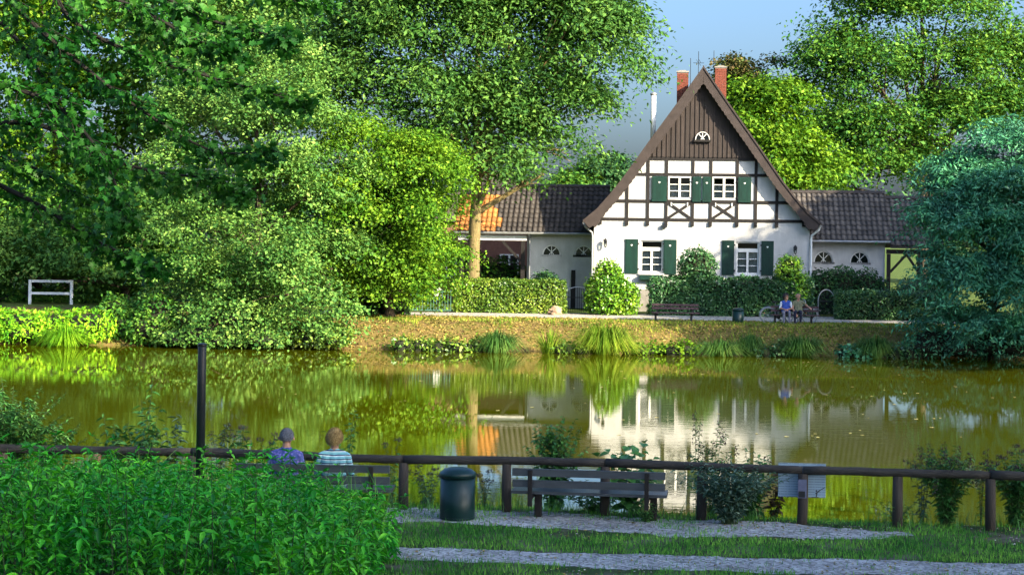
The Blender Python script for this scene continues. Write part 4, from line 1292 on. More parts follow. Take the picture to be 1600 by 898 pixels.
bench('empty brown bench on the far lane in front of the garden hedge', (c.x, c.y), math.pi + R(-1), 2.05, .42, .78, benchw_far, iron_m, far=True)
c = at(1242, 503, 76.2)
FB = (c.x, c.y)
bench('brown far bench with two seated people and bicycles leaning behind it', (c.x, c.y), math.pi + R(-4), 2.05, .42, .78, benchw_far, iron_m, far=True)

# ------------------------------------------------------------------ bins
def litter_bin(label, c, r_, h):
    g = thing('litter_bin', label, 'bin', (c[0], c[1], 0))
    MB().lathe([(r_ * .94, 0), (r_, .03), (r_, h * .80)], 32).build('drum', bin_m, g, True)
    lo = MB().lathe([(r_ * 1.0, 0), (r_ * 1.05, .0), (r_ * 1.05, .055), (r_ * 1.0, .066), (r_ * .82, .098), (r_ * .55, .118), (r_ * .2, .127), (.01, .128)], 32, (0, 0, h * .80 + .001)).build('lid', bin_m, g, True)
    MB().lathe([(r_ * 1.02, 0), (r_ * 1.02, .02)], 32, (0, 0, .02)).build('base_ring', bin_m, g)
    return g
c = at(714.5, 805, 22.75)
litter_bin('dark green domed litter bin beside the empty foreground bench', (c.x, c.y), .226, .68)
c = at(1153, 500, 76.6)
litter_bin('small green litter bin on the far lane between the two far benches', (c.x, c.y), .245, .68)

# ------------------------------------------------------------------ log fence, pole, information board
fence = thing('log_fence', 'rustic log rail fence running along the near shore', 'fence', (0, 23.3, 0))
def fpt(px, py):
    Y = float(np.interp(px, [p for p, _ in FENCE_PX], [y for _, y in FENCE_PX]))
    v = at(px, py, Y); v.y -= 23.3
    return v
RAIL = [(-150, 697), (0, 701), (152, 703), (300, 706), (450, 711), (560, 716), (631, 717), (792, 719), (946, 723), (1097, 728), (1255, 734), (1403, 738), (1548, 742), (1700, 747), (1860, 753), (2020, 758), (2180, 764), (2340, 769)]
joints = [0, 3, 6, 8, 10, 12, 14, 16, 17]
RP = [fpt(*p) for p in RAIL]
for a, b2 in zip(joints[:-1], joints[1:]):
    seg = RP[a:b2 + 1]
    pts = []
    for i in range(len(seg) - 1):
        for k in range(5):
            q = seg[i].lerp(seg[i + 1], k / 5)
            pts.append(q + Vector((0, random.uniform(-.006, .006), random.uniform(-.006, .006))))
    pts.append(seg[-1] - (seg[-1] - seg[-2]).normalized() * .008)
    r0 = .056 + random.uniform(-.004, .006)
    MB().tube(pts, [r0 * (1.08 - .16 * i / len(pts)) + random.uniform(-.003, .003) for i in range(len(pts))], 12, True, .03).build('rail', log_m, fence, True)
for px, fresh in ((5, 0), (152, 1), (300, 0), (470, 0), (631, 0), (792, 0), (946, 0), (1097, 0), (1255, 0), (1403, 0), (1548, 0), (1700, 0), (1860, 0), (2020, 0), (2180, 0), (2335, 0)):
    q = fpt(px, float(np.interp(px, [p for p, _ in RAIL], [y for _, y in RAIL])))
    gz = float(zg(q.x, q.y + 23.3))
    MB().tube([(q.x + random.uniform(-.015, .015), q.y, gz - .25), (q.x, q.y, gz + .3), (q.x, q.y, q.z - .045)], [.068, .066, .063], 12, True, .03).build('post', post_fresh if fresh else post_m, fence, True)
c = at(312, 760, 20.6)
pole = thing('metal_pole', 'dark slim metal pole rising out of the nettles before the pond', 'pole', (c.x, c.y, 0))
tp = at(316, 537, 20.6)
MB().tube([(0, 0, -.1), ((tp.x - c.x), 0, tp.z - .02), ((tp.x - c.x), 0, tp.z)], [.054, .050, .044], 14).build('shaft', pole_m, pole, True)
MB().lathe([(.053, 0), (.056, .01), (.056, .03), (.03, .04)], 14, (tp.x - c.x, 0, tp.z - .03)).build('cap', pole_m, pole)

# information board: faded print on a pale panel fixed behind the fence post
board_face, t, p, out = _new('faded_notice_print')
tc = t.nodes.new('ShaderNodeTexCoord')
mp = t.nodes.new('ShaderNodeMapping'); mp.inputs['Scale'].default_value = (9, 1, 1)
t.links.new(tc.outputs['Object'], mp.inputs[0])
sp = t.nodes.new('ShaderNodeSeparateXYZ'); t.links.new(tc.outputs['Object'], sp.inputs[0])
wv = t.nodes.new('ShaderNodeMath'); wv.operation = 'MULTIPLY'; wv.inputs[1].default_value = 190
t.links.new(sp.outputs[2], wv.inputs[0])
sn = t.nodes.new('ShaderNodeMath'); sn.operation = 'SINE'; t.links.new(wv.outputs[0], sn.inputs[0])
n_ = t.nodes.new('ShaderNodeTexNoise'); n_.inputs['Scale'].default_value = 7; t.links.new(mp.outputs[0], n_.inputs['Vector'])
ml = t.nodes.new('ShaderNodeMath'); ml.operation = 'MULTIPLY'; t.links.new(sn.outputs[0], ml.inputs[0]); t.links.new(n_.outputs[0], ml.inputs[1])
rp = t.nodes.new('ShaderNodeValToRGB'); rp.color_ramp.elements[0].position = .30; rp.color_ramp.elements[0].color = (.30, .42, .52, 1)
rp.color_ramp.elements[1].position = .46; rp.color_ramp.elements[1].color = (.16, .22, .29, 1)
t.links.new(ml.outputs[0], rp.inputs[0]); t.links.new(rp.outputs[0], p.inputs['Base Color']); p.inputs['Roughness'].default_value = .4
q = fpt(1253, 751)
ib = thing('information_board', 'weathered pale information board fixed to the log fence', 'sign', (q.x, q.y + 23.3, 0), math.atan2(-.1, 1))
zc = q.z
MB().box(-.30, .31, .075, .087, zc - .22, zc + .22, None, .004).build('panel', board_face, ib)
MB().box(-.056, .056, -.078, -.070, zc - .21, zc + .03).build('side_plate', mat('blue_grey_plate', (.13, .14, .22), .5, .3, 12, .05), ib)
MB().box(-.044, .036, -.084, -.079, zc - .20, zc - .12).build('sticker', iron_m, ib)
sk = mat('dark_print', (.03, .035, .04), .6, .2, 10, 0)
m = MB()
for a, b2, w2 in (((.13, -.218), (.22, -.216), .012), ((.19, -.21), (.20, -.16), .014), ((.18, -.17), (.235, -.125), .014), ((.225, -.13), (.30, -.085), .010), ((.185, -.14), (.20, -.125), .02)):
    m.bar((a[0], .0745, zc + a[1]), (b2[0], .0745, zc + b2[1]), .004, w2, (0, 0, 1))
m.build('printed_figure', sk, ib)

# ------------------------------------------------------------------ people
skin_m = mat('skin', (0.52, 0.27, 0.18), 0.55, 0.15, 12, 0.1, 80)
hair_grey = leafmat('grey_hair', [(.06, .06, .07), (.17, .175, .20), (.34, .35, .38)], .1, None, .6, gain=1)
hair_blond = leafmat('sandy_hair', [(.16, .085, .03), (.36, .23, .085), (.62, .45, .20)], .1, None, .55, gain=1)
hair_dark = mat('dark_curly_hair', (0.05, 0.045, 0.045), 0.6, 0.3, 30, 0.3, 80)
eye_m = mat('eye', (0.03, 0.02, 0.02), 0.3, 0.1, 10, 0)
def stripes(name, cols, freq, axis=2):
    m, t, p, out = _new(name)
    tc = t.nodes.new('ShaderNodeTexCoord'); s = t.nodes.new('ShaderNodeSeparateXYZ'); t.links.new(tc.outputs['Object'], s.inputs[0])
    mu = t.nodes.new('ShaderNodeMath'); mu.operation = 'MULTIPLY'; mu.inputs[1].default_value = freq; t.links.new(s.outputs[axis], mu.inputs[0])
    nz = t.nodes.new('ShaderNodeTexNoise'); nz.inputs['Scale'].default_value = 6; t.links.new(tc.outputs['Object'], nz.inputs['Vector'])
    ad = t.nodes.new('ShaderNodeMath'); ad.operation = 'MULTIPLY_ADD'; ad.inputs[1].default_value = .35; t.links.new(nz.outputs[0], ad.inputs[0]); t.links.new(mu.outputs[0], ad.inputs[2])
    fr = t.nodes.new('ShaderNodeMath'); fr.operation = 'FRACT'; t.links.new(ad.outputs[0], fr.inputs[0])
    r = t.nodes.new('ShaderNodeValToRGB'); r.color_ramp.interpolation = 'CONSTANT'
    while len(r.color_ramp.elements) < len(cols): r.color_ramp.elements.new(.5)
    for e, (pp, c) in zip(r.color_ramp.elements, cols): e.position = pp; e.color = (*c, 1)
    t.links.new(fr.outputs[0], r.inputs[0]); t.links.new(r.outputs[0], p.inputs['Base Color']); p.inputs['Roughness'].default_value = .9
    b = t.nodes.new('ShaderNodeBump'); b.inputs['Strength'].default_value = .5; b.inputs['Distance'].default_value = .02
    n2 = t.nodes.new('ShaderNodeTexNoise'); n2.inputs['Scale'].default_value = 14; t.links.new(tc.outputs['Object'], n2.inputs['Vector']); t.links.new(n2.outputs[0], b.inputs['Height']); t.links.new(b.outputs[0], p.inputs['Normal'])
    return m
shirt_stripe = stripes('teal_striped_shirt', [(0, (.20, .48, .52)), (.42, (.62, .72, .70)), (.60, (.015, .03, .10)), (.84, (.20, .48, .52))], 17)
# checked violet-blue shirt
shirt_check, t, p, out = _new('violet_blue_checked_shirt')
tc = t.nodes.new('ShaderNodeTexCoord')
vr = t.nodes.new('ShaderNodeTexVoronoi'); vr.inputs['Scale'].default_value = 26; t.links.new(tc.outputs['Object'], vr.inputs['Vector'])
rp = t.nodes.new('ShaderNodeValToRGB'); rp.color_ramp.elements[0].color = (.24, .20, .52, 1); rp.color_ramp.elements[1].color = (.055, .085, .28, 1); rp.color_ramp.elements[0].position = .15; rp.color_ramp.elements[1].position = .6
t.links.new(vr.outputs['Distance'], rp.inputs[0]); t.links.new(rp.outputs[0], p.inputs['Base Color']); p.inputs['Roughness'].default_value = .9
nz = t.nodes.new('ShaderNodeTexNoise'); nz.inputs['Scale'].default_value = 12; t.links.new(tc.outputs['Object'], nz.inputs['Vector'])
b = t.nodes.new('ShaderNodeBump'); b.inputs['Strength'].default_value = .6; b.inputs['Distance'].default_value = .03; t.links.new(nz.outputs[0], b.inputs['Height']); t.links.new(b.outputs[0], p.inputs['Normal'])
vest_blue = mat('blue_vest', (.045, .10, .42), .85, .2, 12, .3, 30)
sleeve_white = mat('white_sleeve', (.70, .74, .78), .85, .1, 12, .3, 30)
olive_shirt = mat('olive_shirt', (.22, .22, .13), .85, .2, 12, .3, 30)
navy_trs = mat('navy_trousers', (.018, .022, .045), .9, .2, 12, .3, 30)
grey_trs = mat('grey_trousers', (.22, .22, .28), .9, .2, 12, .3, 30)
shoe_m = mat('brown_shoe', (.10, .06, .045), .6, .2, 12, .1, 30)

hair_under = {'grey_hair': mat('grey_hair_base', (.10, .10, .115), .8, .3, 40, .4, 90), 'sandy_hair': mat('sandy_hair_base', (.24, .145, .055), .8, .3, 40, .4, 90), 'dark_curly_hair': hair_dark}
def person(label, loc, rz, seat, M_, hair, hairm, arms, head_turn=0.0, lean=0.0, scale=1.0, hair_full=True, collar=None):
    """seated figure, faces +y. caps: tapered capsules -> one remeshed continuous body; materials by nearest limb"""
    root = thing('person', label, 'person', loc, rz)
    S = seat
    caps = []
    def cap(a, ra, b2, rb, key, fx=1.0):
        caps.append((Vector(a), ra, Vector(b2), rb, key, fx))
    ln = lean
    hip = Vector((0, 0, S + .10)); chest = Vector((0, -.02 + ln * .5, S + .38)); neck = Vector((0, .0 + ln, S + .545)); 
    cap((0, 0, S + .10), .108, (0, -.025 + ln * .6, S + .43), .108, 'top')
    cap((0, -.02 + ln * .6, S + .40), .105, (0, -.01 + ln * .9, S + .50), .075, 'top')
    for s in (-1, 1):
        cap((s * .085, 0, S + .10), .105, (s * .075, -.02 + ln * .3, S + .26), .098, 'top')
        cap((s * .075, -.02 + ln * .3, S + .26), .098, (s * .085, -.02 + ln * .6, S + .43), .100, 'top')
        cap((s * .085, -.02 + ln * .6, S + .43), .095, (s * .135, -.01 + ln * .9, S + .495), .062, 'top')
        cap((s * .03, -.01 + ln, S + .53), .060, (s * .16, -.01 + ln * .95, S + .492), .058, 'top')
        # thigh, shin, foot
        kn = Vector((s * .12, .44, S + .07)); an_ = Vector((s * .11, .46, .09))
        cap((s * .085, .02, S + .085), .088, kn, .060, 'leg')
        cap(kn, .060, an_, .042, 'leg')
        cap(an_, .042, (s * .11, .48, .045), .040, 'shoe')
        cap((s * .11, .44, .045), .042, (s * .125, .62, .035), .036, 'shoe')
    cap((0, .012 + ln, S + .555), .060, (0, .012 + ln, S + .62), .058, 'skin')
    hc = Vector((0, .025 + ln, S + .715))
    HS = 1.10
    ct, st_ = math.cos(head_turn), math.sin(head_turn)
    def hd(x, y, z): return hc + Vector((x * ct - y * st_, x * st_ + y * ct, z)) * HS
    for s in (-1, 1):
        cap(hd(s * .012, -.022, .03), .078 * HS, hd(s * .010, .012, .035), .072 * HS, 'skin')
    cap(hd(0, -.005, .0), .076 * HS, hd(0, .035, -.055), .052 * HS, 'skin')
    cap(hd(0, .078, .01), .013, hd(0, .104, -.022), .015, 'skin')      # nose
    cap(hd(0, .072, -.065), .022, hd(0, .078, -.085), .022, 'skin')    # chin
    for s in (-1, 1):
        cap(hd(s * .090, -.010, .015), .011, hd(s * .094, -.014, -.025), .010, 'skin')   # ears
        cap(hd(s * .030, .082, .018), .009, hd(s * .034, .082, .018), .009, 'eye')
    for s, (el, wr_) in zip((-1, 1), arms):
        sh = Vector((s * .185, -.01 + ln, S + .475))
        el = Vector(el) + Vector((0, 0, S)); wr_ = Vector(wr_) + Vector((0, 0, S))
        cap(sh, .060, sh.lerp(el, .55), .050, 'sleeve')
        cap(sh.lerp(el, .55), .048, el, .042, M_.get('lower_sleeve', 'skin'))
        cap(el, .040, wr_, .027, M_.get('forearm', 'skin'))
        d = (wr_ - el).normalized(); side = d.cross(Vector((0, 0, 1))).normalized(); dn = Vector((0, 0, -1))
        palm = wr_ + d * .075
        cap(wr_, .026, palm, .033, 'skin')
        for q, ll in zip((-1.5, -.5, .5, 1.5), (.060, .075, .072, .052)):
            b0 = palm + side * q * .019
            m1 = b0 + d * ll * .6 + dn * .012
            cap(b0, .0105, m1, .0095, 'skin'); cap(m1, .0095, m1 + d * ll * .3 + dn * .035, .0085, 'skin')
        th = wr_ + d * .03 - side * s * .028
        cap(th, .012, th + d * .04 - side * s * .024, .010, 'skin'); cap(th + d * .04 - side * s * .024, .010, th + d * .068 - side * s * .022 + dn * .01, .009, 'skin')
    bm = bmesh.new()
    for a, ra, b2, rb, key, fx in caps:
        d = b2 - a
        if d.length < 1e-5: d = Vector((0, 0, 1e-4))
        dn_ = d.normalized(); s = dn_.orthogonal().normalized(); tt = dn_.cross(s)
        rings = []
        for (o_, rr, c0) in [(-math.cos(math.pi / 2 * k / 3), math.sin(math.pi / 2 * k / 3), (a, ra)) for k in (1, 2, 3)] + [(math.sin(math.pi / 2 * k / 3), math.cos(math.pi / 2 * k / 3), (b2, rb)) for k in (0, 1, 2)]:
            cc = c0[0] + dn_ * o_ * c0[1]
            rings.append([bm.verts.new(cc + (s * math.cos(2 * math.pi * k / 12) + tt * math.sin(2 * math.pi * k / 12)) * rr * c0[1]) for k in range(12)])
        e0 = bm.verts.new(a - dn_ * ra); e1 = bm.verts.new(b2 + dn_ * rb)
        for i in range(5):
            for k in range(12):
                bm.faces.new((rings[i][k], rings[i][(k + 1) % 12], rings[i + 1][(k + 1) % 12], rings[i + 1][k]))
        for k in range(12):
            bm.faces.new((rings[0][(k + 1) % 12], rings[0][k], e0)); bm.faces.new((rings[5][k], rings[5][(k + 1) % 12], e1))
    tm = bpy.data.meshes.new('tmp'); bm.to_mesh(tm); bm.free()
    to = bpy.data.objects.new('tmp', tm); COL.objects.link(to)
    md = to.modifiers.new('r', 'REMESH'); md.mode = 'VOXEL'; md.voxel_size = .0085
    ms_ = to.modifiers.new('s', 'SMOOTH'); ms_.factor = .5; ms_.iterations = 3
    dc = to.modifiers.new('d', 'DECIMATE'); dc.ratio = .28
    dg = bpy.context.evaluated_depsgraph_get()
    me = bpy.data.meshes.new_from_object(to.evaluated_get(dg))
    bpy.data.objects.remove(to); bpy.data.meshes.remove(tm)
    me.name = 'body'
    keys = ['skin', 'top', 'sleeve', 'leg', 'shoe', 'eye']
    me.materials.clear()
    for k in keys: me.materials.append({'skin': skin_m, 'eye': eye_m, 'shoe': shoe_m}.get(k) or M_[k])
    nf = len(me.polygons)
    C = np.empty(nf * 3); me.polygons.foreach_get('center', C); C = C.reshape(-1, 3)
    best = np.full(nf, 1e9); idx = np.zeros(nf, int)
    for a, ra, b2, rb, key, fx in caps:
        a_, d_ = np.array(a), np.array(b2 - a)
        tt = np.clip(((C - a_) @ d_) / max(d_ @ d_, 1e-9), 0, 1)
        dist = np.linalg.norm(C - a_ - tt[:, None] * d_, axis=1) - (ra + (rb - ra) * tt)
        if key == 'eye': dist += .0005
        u = dist < best
        best[u] = dist[u]; idx[u] = keys.index(key)
    me.polygons.foreach_set('material_index', idx.astype(np.int32))
    me.polygons.foreach_set('use_smooth', np.ones(nf, bool))
    link('body', me, root)
    # hair: many short locks over the skull
    n = hair['n']
    d = rnd_dir(n * 3)
    loc_ = d * np.array([.094, .104, .100]) * hair.get('puff', 1.0)
    front = loc_[:, 1] > hair['front'] + np.maximum(0, (.03 - loc_[:, 2])) * -.9
    low = loc_[:, 2] < hair['low']
    bald = (loc_[:, 2] > hair.get('bald', 9)) & (rng.random(len(d)) > .12)
    ok = ~(front & (loc_[:, 2] < hair.get('fringe', .055))) & ~low & ~bald & ~((loc_[:, 1] > .06) & (loc_[:, 2] < .05))
    loc_, d = loc_[ok][:n], d[ok][:n]
    c0 = np.array([0, -.012, .028])
    Pp = loc_ + c0
    A = unit(np.array([0, -.25, -1.0]) + d * hair.get('lift', .35) + .35 * rnd_dir(len(d)))
    V, F = leaf_arrays(Pp - A * hair['L'] * .4, A, d, hair['L'], hair['W'], .3)
    rot = np.array([[ct, -st_, 0], [st_, ct, 0], [0, 0, 1]])
    V = V @ rot.T * HS + np.array(hc)
    link('hair', np_mesh('hair', V, F, hairm), root)
    # scalp cap under the locks
    sc_ = MB()
    nA, nB = 16, 9
    prof = []
    for i in range(nB + 1):
        th_ = math.pi * .62 * i / nB
        prof.append(th_)
    vs = [hd(0, -.012, .028 + .092 * hair.get('puff', 1.0))]
    vs = []
    for th_ in prof:
        for k in range(nA):
            a = 2 * math.pi * k / nA
            x, y, z = .091 * math.sin(th_) * math.cos(a), .096 * math.sin(th_) * math.sin(a), .094 * math.cos(th_)
            if y > .045 and z < .06: y = .045
            pf = hair.get('puff', 1.0)
            vs.append(hd(x * pf, y * pf - .012, z * pf + .028))
    fs = [(i * nA + k, i * nA + (k + 1) % nA, (i + 1) * nA + (k + 1) % nA, (i + 1) * nA + k) for i in range(nB) for k in range(nA)]
    if hair.get('bald', 9) > 1:
        sc_.add(vs, fs).build('hair_base', hair_under[hairm.name], root, True)
    if collar:
        cm = MB()
        pr = [(.062, .0), (.066, .035), (.060, .04), (.058, .0)]
        cm.lathe([(r_ * 1.13, z_) for r_, z_ in pr], 16, (0, .002 + ln, S + .548)).build('collar', collar, root, True)
    root.scale = (scale,) * 3
    return root
z0 = .36
lap = [((-.25, .02, .23), (-.08, .26, .20)), ((.25, .02, .23), (.08, .26, .20))]
rzB = math.atan2(-.06, 2.0)
cA = at(447, 760, 23.0); cB = at(522, 760, 23.0)
person('man with short grey hair and violet-blue shirt seated on the near bench, seen from behind', (cA.x, cA.y - .02, 0), rzB, z0, dict(top=shirt_check, sleeve=shirt_check, leg=navy_trs, lower_sleeve='sleeve'),
       dict(n=2600, L=.022, W=.006, front=.02, low=-.055, lift=.25, puff=.98), hair_grey, lap, collar=shirt_check, head_turn=.05, scale=.92)
person('woman with sandy hair and teal striped shirt seated on the near bench, seen from behind', (cB.x, cB.y - .02, 0), rzB, z0 - .01, dict(top=shirt_stripe, sleeve=shirt_stripe, leg=grey_trs, lower_sleeve='sleeve'),
       dict(n=3200, L=.055, W=.012, front=.03, low=-.075, lift=.45, puff=1.12), hair_blond, lap, head_turn=-.08, scale=.92)
# far couple (facing the pond)
fr_ = math.pi + R(-4)
cC = at(1228, 500, 76.15); cD = at(1247, 500, 76.15)
person('woman in blue vest and white sleeves seated on the far bench', (cC.x, cC.y + .05, 0), fr_, .43, dict(top=vest_blue, sleeve=sleeve_white, leg=grey_trs, lower_sleeve='sleeve'),
       dict(n=2600, L=.05, W=.016, front=.03, low=-.085, lift=.8, puff=1.22), hair_dark, [((-.25, .02, .24), (-.04, .25, .20)), ((.25, .02, .24), (.04, .27, .20))], head_turn=.7, scale=1.03)
person('balding man in olive shirt seated beside the woman on the far bench', (cD.x, cD.y + .05, 0), fr_ - .1, .43, dict(top=olive_shirt, sleeve=olive_shirt, leg=navy_trs),
       dict(n=1500, L=.02, W=.006, front=.0, low=-.05, bald=.03, lift=.2), hair_grey, [((-.36, -.10, .34), (-.46, .05, .28)), ((.23, .10, .24), (.08, .36, .02))], head_turn=.5, scale=1.05)

# ------------------------------------------------------------------ bicycles
def bicycle(label, loc, rz, lean):
    g = thing('bicycle', label, 'bicycle', loc, rz, 'bicycles leaning behind the far bench')
    g.rotation_euler = (lean, 0, rz)
    r_ = .345
    for x, nm in ((-.53, 'rear'), (.53, 'front')):
        n = 28
        wo = MB().tube([(x + r_ * math.cos(2 * math.pi * k / n), 0, r_ + r_ * math.sin(2 * math.pi * k / n)) for k in range(n + 1)], .022, 7, False).build('wheel', tyre_m, g, True)
        MB().tube([(x + (r_ - .03) * math.cos(2 * math.pi * k / n), 0, r_ + (r_ - .03) * math.sin(2 * math.pi * k / n)) for k in range(n + 1)], .012, 5, False).build('rim', chrome_m, wo, True)
        sp_ = MB()
        for k in range(18):
            a = 2 * math.pi * k / 18
            sp_.tube([(x, .02 * (-1) ** k, r_), (x + (r_ - .03) * math.cos(a), 0, r_ + (r_ - .03) * math.sin(a))], .0025, 3, False)
        sp_.build('spokes', chrome_m, wo)
        MB().tube([(x, -.05, r_), (x, .05, r_)], .025, 8).build('hub', chrome_m, wo)
        MB().lathe([(.005, -.012), (.035, -.01), (.035, .01), (.005, .012)], 8, (x - .17, 0, r_ + .1)).build('reflector', orange_m, wo)
        arc = [(x + (r_ + .04) * math.cos(a), 0, r_ + (r_ + .04) * math.sin(a)) for a in np.linspace(R(20), R(190) if nm == 'rear' else R(150), 14)]
        MB().tube(arc, .02, 6).build('mudguard', frame_m, g, True)
    bb = (-.08, 0, .29); st_ = (-.22, 0, .78); hd_ = (.34, 0, .80); hl = (.39, 0, .66)
    f = MB()
    for a, b2, q in ((bb, st_, .017), (bb, hl, .019), (st_, hd_, .016), (bb, (-.53, 0, r_), .011), (st_, (-.53, 0, r_), .010), (hl, hd_, .02), (hl, (.53, 0, r_), .014)):
        f.tube([a, b2], q, 7)
    f.build('frame', frame_m, g, True)
    MB().tube([st_, (-.245, 0, .93)], .013, 7).build('seat_post', chrome_m, g)
    MB().add([(-.38, -.09, .955), (-.38, .09, .955), (-.10, .02, .95), (-.10, -.02, .95), (-.38, -.07, .90), (-.38, .07, .90), (-.12, .012, .92), (-.12, -.012, .92)],
             [(0, 3, 2, 1), (4, 5, 6, 7), (0, 1, 5, 4), (1, 2, 6, 5), (2, 3, 7, 6), (3, 0, 4, 7)]).build('saddle', black_m, g)
    MB().tube([hd_, (.32, 0, 1.0)], .013, 7).tube([(.18, -.28, 1.04), (.27, -.2, 1.05), (.33, 0, 1.0), (.27, .2, 1.05), (.18, .28, 1.04)], .012, 7).build('handlebar', chrome_m, g, True)
    for s in (-1, 1):
        MB().tube([(.20, s * .26, 1.042), (.11, s * .31, 1.03)], .017, 7).build('grip', black_m, g)
    co = MB().tube([(-.08, -.05, .29), (-.08, .05, .29)], .09, 14).tube([(-.08, -.08, .29), (.02, -.08, .16)], .012, 6).tube([(-.08, .08, .29), (-.18, .08, .42)], .012, 6).build('crankset', iron_m, g)
    for (x, y, z) in ((.02, -.13, .16), (-.18, .13, .42)):
        MB().box(x - .045, x + .045, y - .04, y + .04, z - .012, z + .012).build('pedal', black_m, g)
    return g
c = at(1219, 503, 77.0)
bicycle('grey bicycle behind the left end of the occupied far bench', (c.x, c.y, 0), R(-4), R(6))
c = at(1246, 503, 77.25)
bicycle('grey bicycle behind the right end of the occupied far bench', (c.x, c.y, 0), R(-4), R(6))
# ------------------------------------------------------------------ overhanging maple at upper left
def maple_leaf_mesh(name, m):
    """five-lobed leaf, base at origin, tip along +y"""
    half = [(0, 0), (.16, -.06), (.34, .02), (.24, .16), (.52, .34), (.46, .44), (.26, .44), (.30, .66), (.14, .64), (0, 1.0)]
    pts = half + [(-x, y) for x, y in half[-2:0:-1]]
    n = len(pts)
    z = [-.10 * abs(x) - .12 * y * y for x, y in pts]
    mb = MB()
    mb.add([(x, y, zz) for (x, y), zz in zip(pts, z)] + [(0, .35, .06)], [(i, (i + 1) % n, n) for i in range(n)])
    return mb.mesh(name, m)
mx0, my0 = -8.6, 17.5
mroot = thing('maple_tree', 'dark green maple whose leafy branches overhang the upper left corner', 'tree', (mx0, my0, 0))
ORG = Vector((mx0, my0, 0))
gz = float(zg(mx0, my0))
MB().tube(bez((0, 0, gz - .2), (.15, 0, 3.5), (.4, .2, 8.5), 8), [.30, .25, .23, .22, .21, .20, .18, .15, .11], 12, True, .05).build('trunk', bark_m, mroot, True)
BR = [  # photo pixels along each bough, depth at start/end
    ([(-250, -160), (-40, -40), (60, 45), (150, 120), (240, 185), (330, 235), (415, 238)], 17.2, 16.4),
    ([(-230, -200), (40, -60), (110, 30), (200, 80), (290, 110), (400, 140), (468, 160)], 17.8, 17.0),
    ([(-200, -300), (120, -110), (220, -30), (310, 25), (400, 50), (440, 58)], 17.0, 16.0),
    ([(-100, -330), (200, -130), (330, -50), (430, -10), (500, 0)], 18.2, 17.5),
    ([(-260, 60), (-60, 180), (60, 195), (150, 240), (240, 268), (330, 280), (370, 300)], 17.0, 16.2),
    ([(-260, 160), (-60, 260), (60, 320), (130, 365), (190, 395), (235, 412)], 17.6, 16.8),
    ([(-240, 30), (-40, 120), (80, 160), (150, 230), (185, 300), (200, 340)], 16.4, 15.6),
    ([(-240, -100), (-30, 10), (60, 110), (110, 200), (150, 260)], 18.0, 17.6),
    ([(-200, -260), (60, -120), (150, -20), (230, 20), (300, 60), (350, 75)], 16.4, 15.6),
    ([(-260, 110), (-90, 210), (-10, 240), (70, 270), (130, 320)], 18.3, 18.0),
]
leaf_me = [maple_leaf_mesh('leaf', L_maple) for _ in range(1)]
all_P, all_A, all_N, all_s = [], [], [], []
for bi, (pp, ya, yb) in enumerate(BR):
    n = len(pp)
    pts = [at(x, y, ya + (yb - ya) * i / (n - 1)) - ORG for i, (x, y) in enumerate(pp)]
    # smooth the polyline
    fine = []
    for i in range(n - 1):
        p0, p1, p2, p3 = pts[max(i - 1, 0)], pts[i], pts[i + 1], pts[min(i + 2, n - 1)]
        for k in range(6):
            t_ = k / 6
            fine.append(.5 * ((2 * p1) + (p2 - p0) * t_ + (2 * p0 - 5 * p1 + 4 * p2 - p3) * t_ ** 2 + (3 * p1 - p0 - 3 * p2 + p3) * t_ ** 3))
    fine.append(pts[-1])
    st = Vector((.2, .1, min(max(fine[0].z - 1.2, 2.0), 7.5)))
    full = bez(st, (st + fine[0]) * .5, fine[0], 4)[:-1] + fine
    m = MB().tube(full, [.032 * (1 - i / len(full)) ** 1.1 + .005 for i in range(len(full))], 7)
    for j in range(6, len(fine), 1):
        frac = j / len(fine)
        for rep in range(2):
            d = Vector(rnd_dir(1)[0]); d.z = d.z * .45 - .25
            along_ = (fine[j] - fine[j - 1]).normalized()
            e = fine[j] + (d * .8 + along_ * .5) * random.uniform(.18, .50) * (1.15 - .65 * frac)
            m.tube([fine[j], (fine[j] + e) * .5 + Vector((0, 0, .02)), e], [.006, .005, .003], 4)
            k = random.randint(11, 17)
            for q in range(k):
                t_ = random.uniform(.2, 1.05)
                base = fine[j].lerp(e, t_) + Vector(rng.normal(size=3)) * .05
                all_P.append(base)
                a = Vector(rnd_dir(1)[0]) * .8 + (e - fine[j]).normalized() * .6 + Vector((0, 0, -.55))
                all_A.append(a.normalized()); nn = Vector(rnd_dir(1)[0]) * .7 + Vector((0, 0, .8)); all_N.append(nn)
                all_s.append(random.uniform(.055, .100))
    m.build('bough', twig_m, mroot, True)
# the leaves nearest the viewer in the frame are single pieces, the rest one mass
idx = [i for i, p in enumerate(all_P) if -0.285 < (p.x + mx0) / (p.y + my0) and (p.z - 3.67) / (p.y + my0) < .134]
idx = set(sorted(idx, key=lambda i: -all_s[i] / (all_P[i].y + my0))[:300])
tv = np.array([v.co[:] for v in leaf_me[0].vertices]); tf = np.array([p_.vertices[:] for p_ in leaf_me[0].polygons])
Vs, Fs = [], []
for i in range(len(all_P)):
    a = all_A[i]; b2 = all_N[i].cross(a)
    b2.normalize(); nn = a.cross(b2) * -1
    if i in idx:
        Mx = Matrix(((b2.x, a.x, nn.x), (b2.y, a.y, nn.y), (b2.z, a.z, nn.z)))
        link('leaf', leaf_me[0], mroot, all_P[i], Mx.to_euler(), (all_s[i],) * 3)
    else:
        B = np.stack([np.array(b2), np.array(a), np.array(nn)], 0)
        Vs.append(tv @ B * all_s[i] + np.array(all_P[i])); Fs.append(tf + len(tv) * len(Fs))
tag(link('foliage', np_mesh('foliage', np.concatenate(Vs), np.concatenate(Fs), L_maple), mroot), kind='stuff')

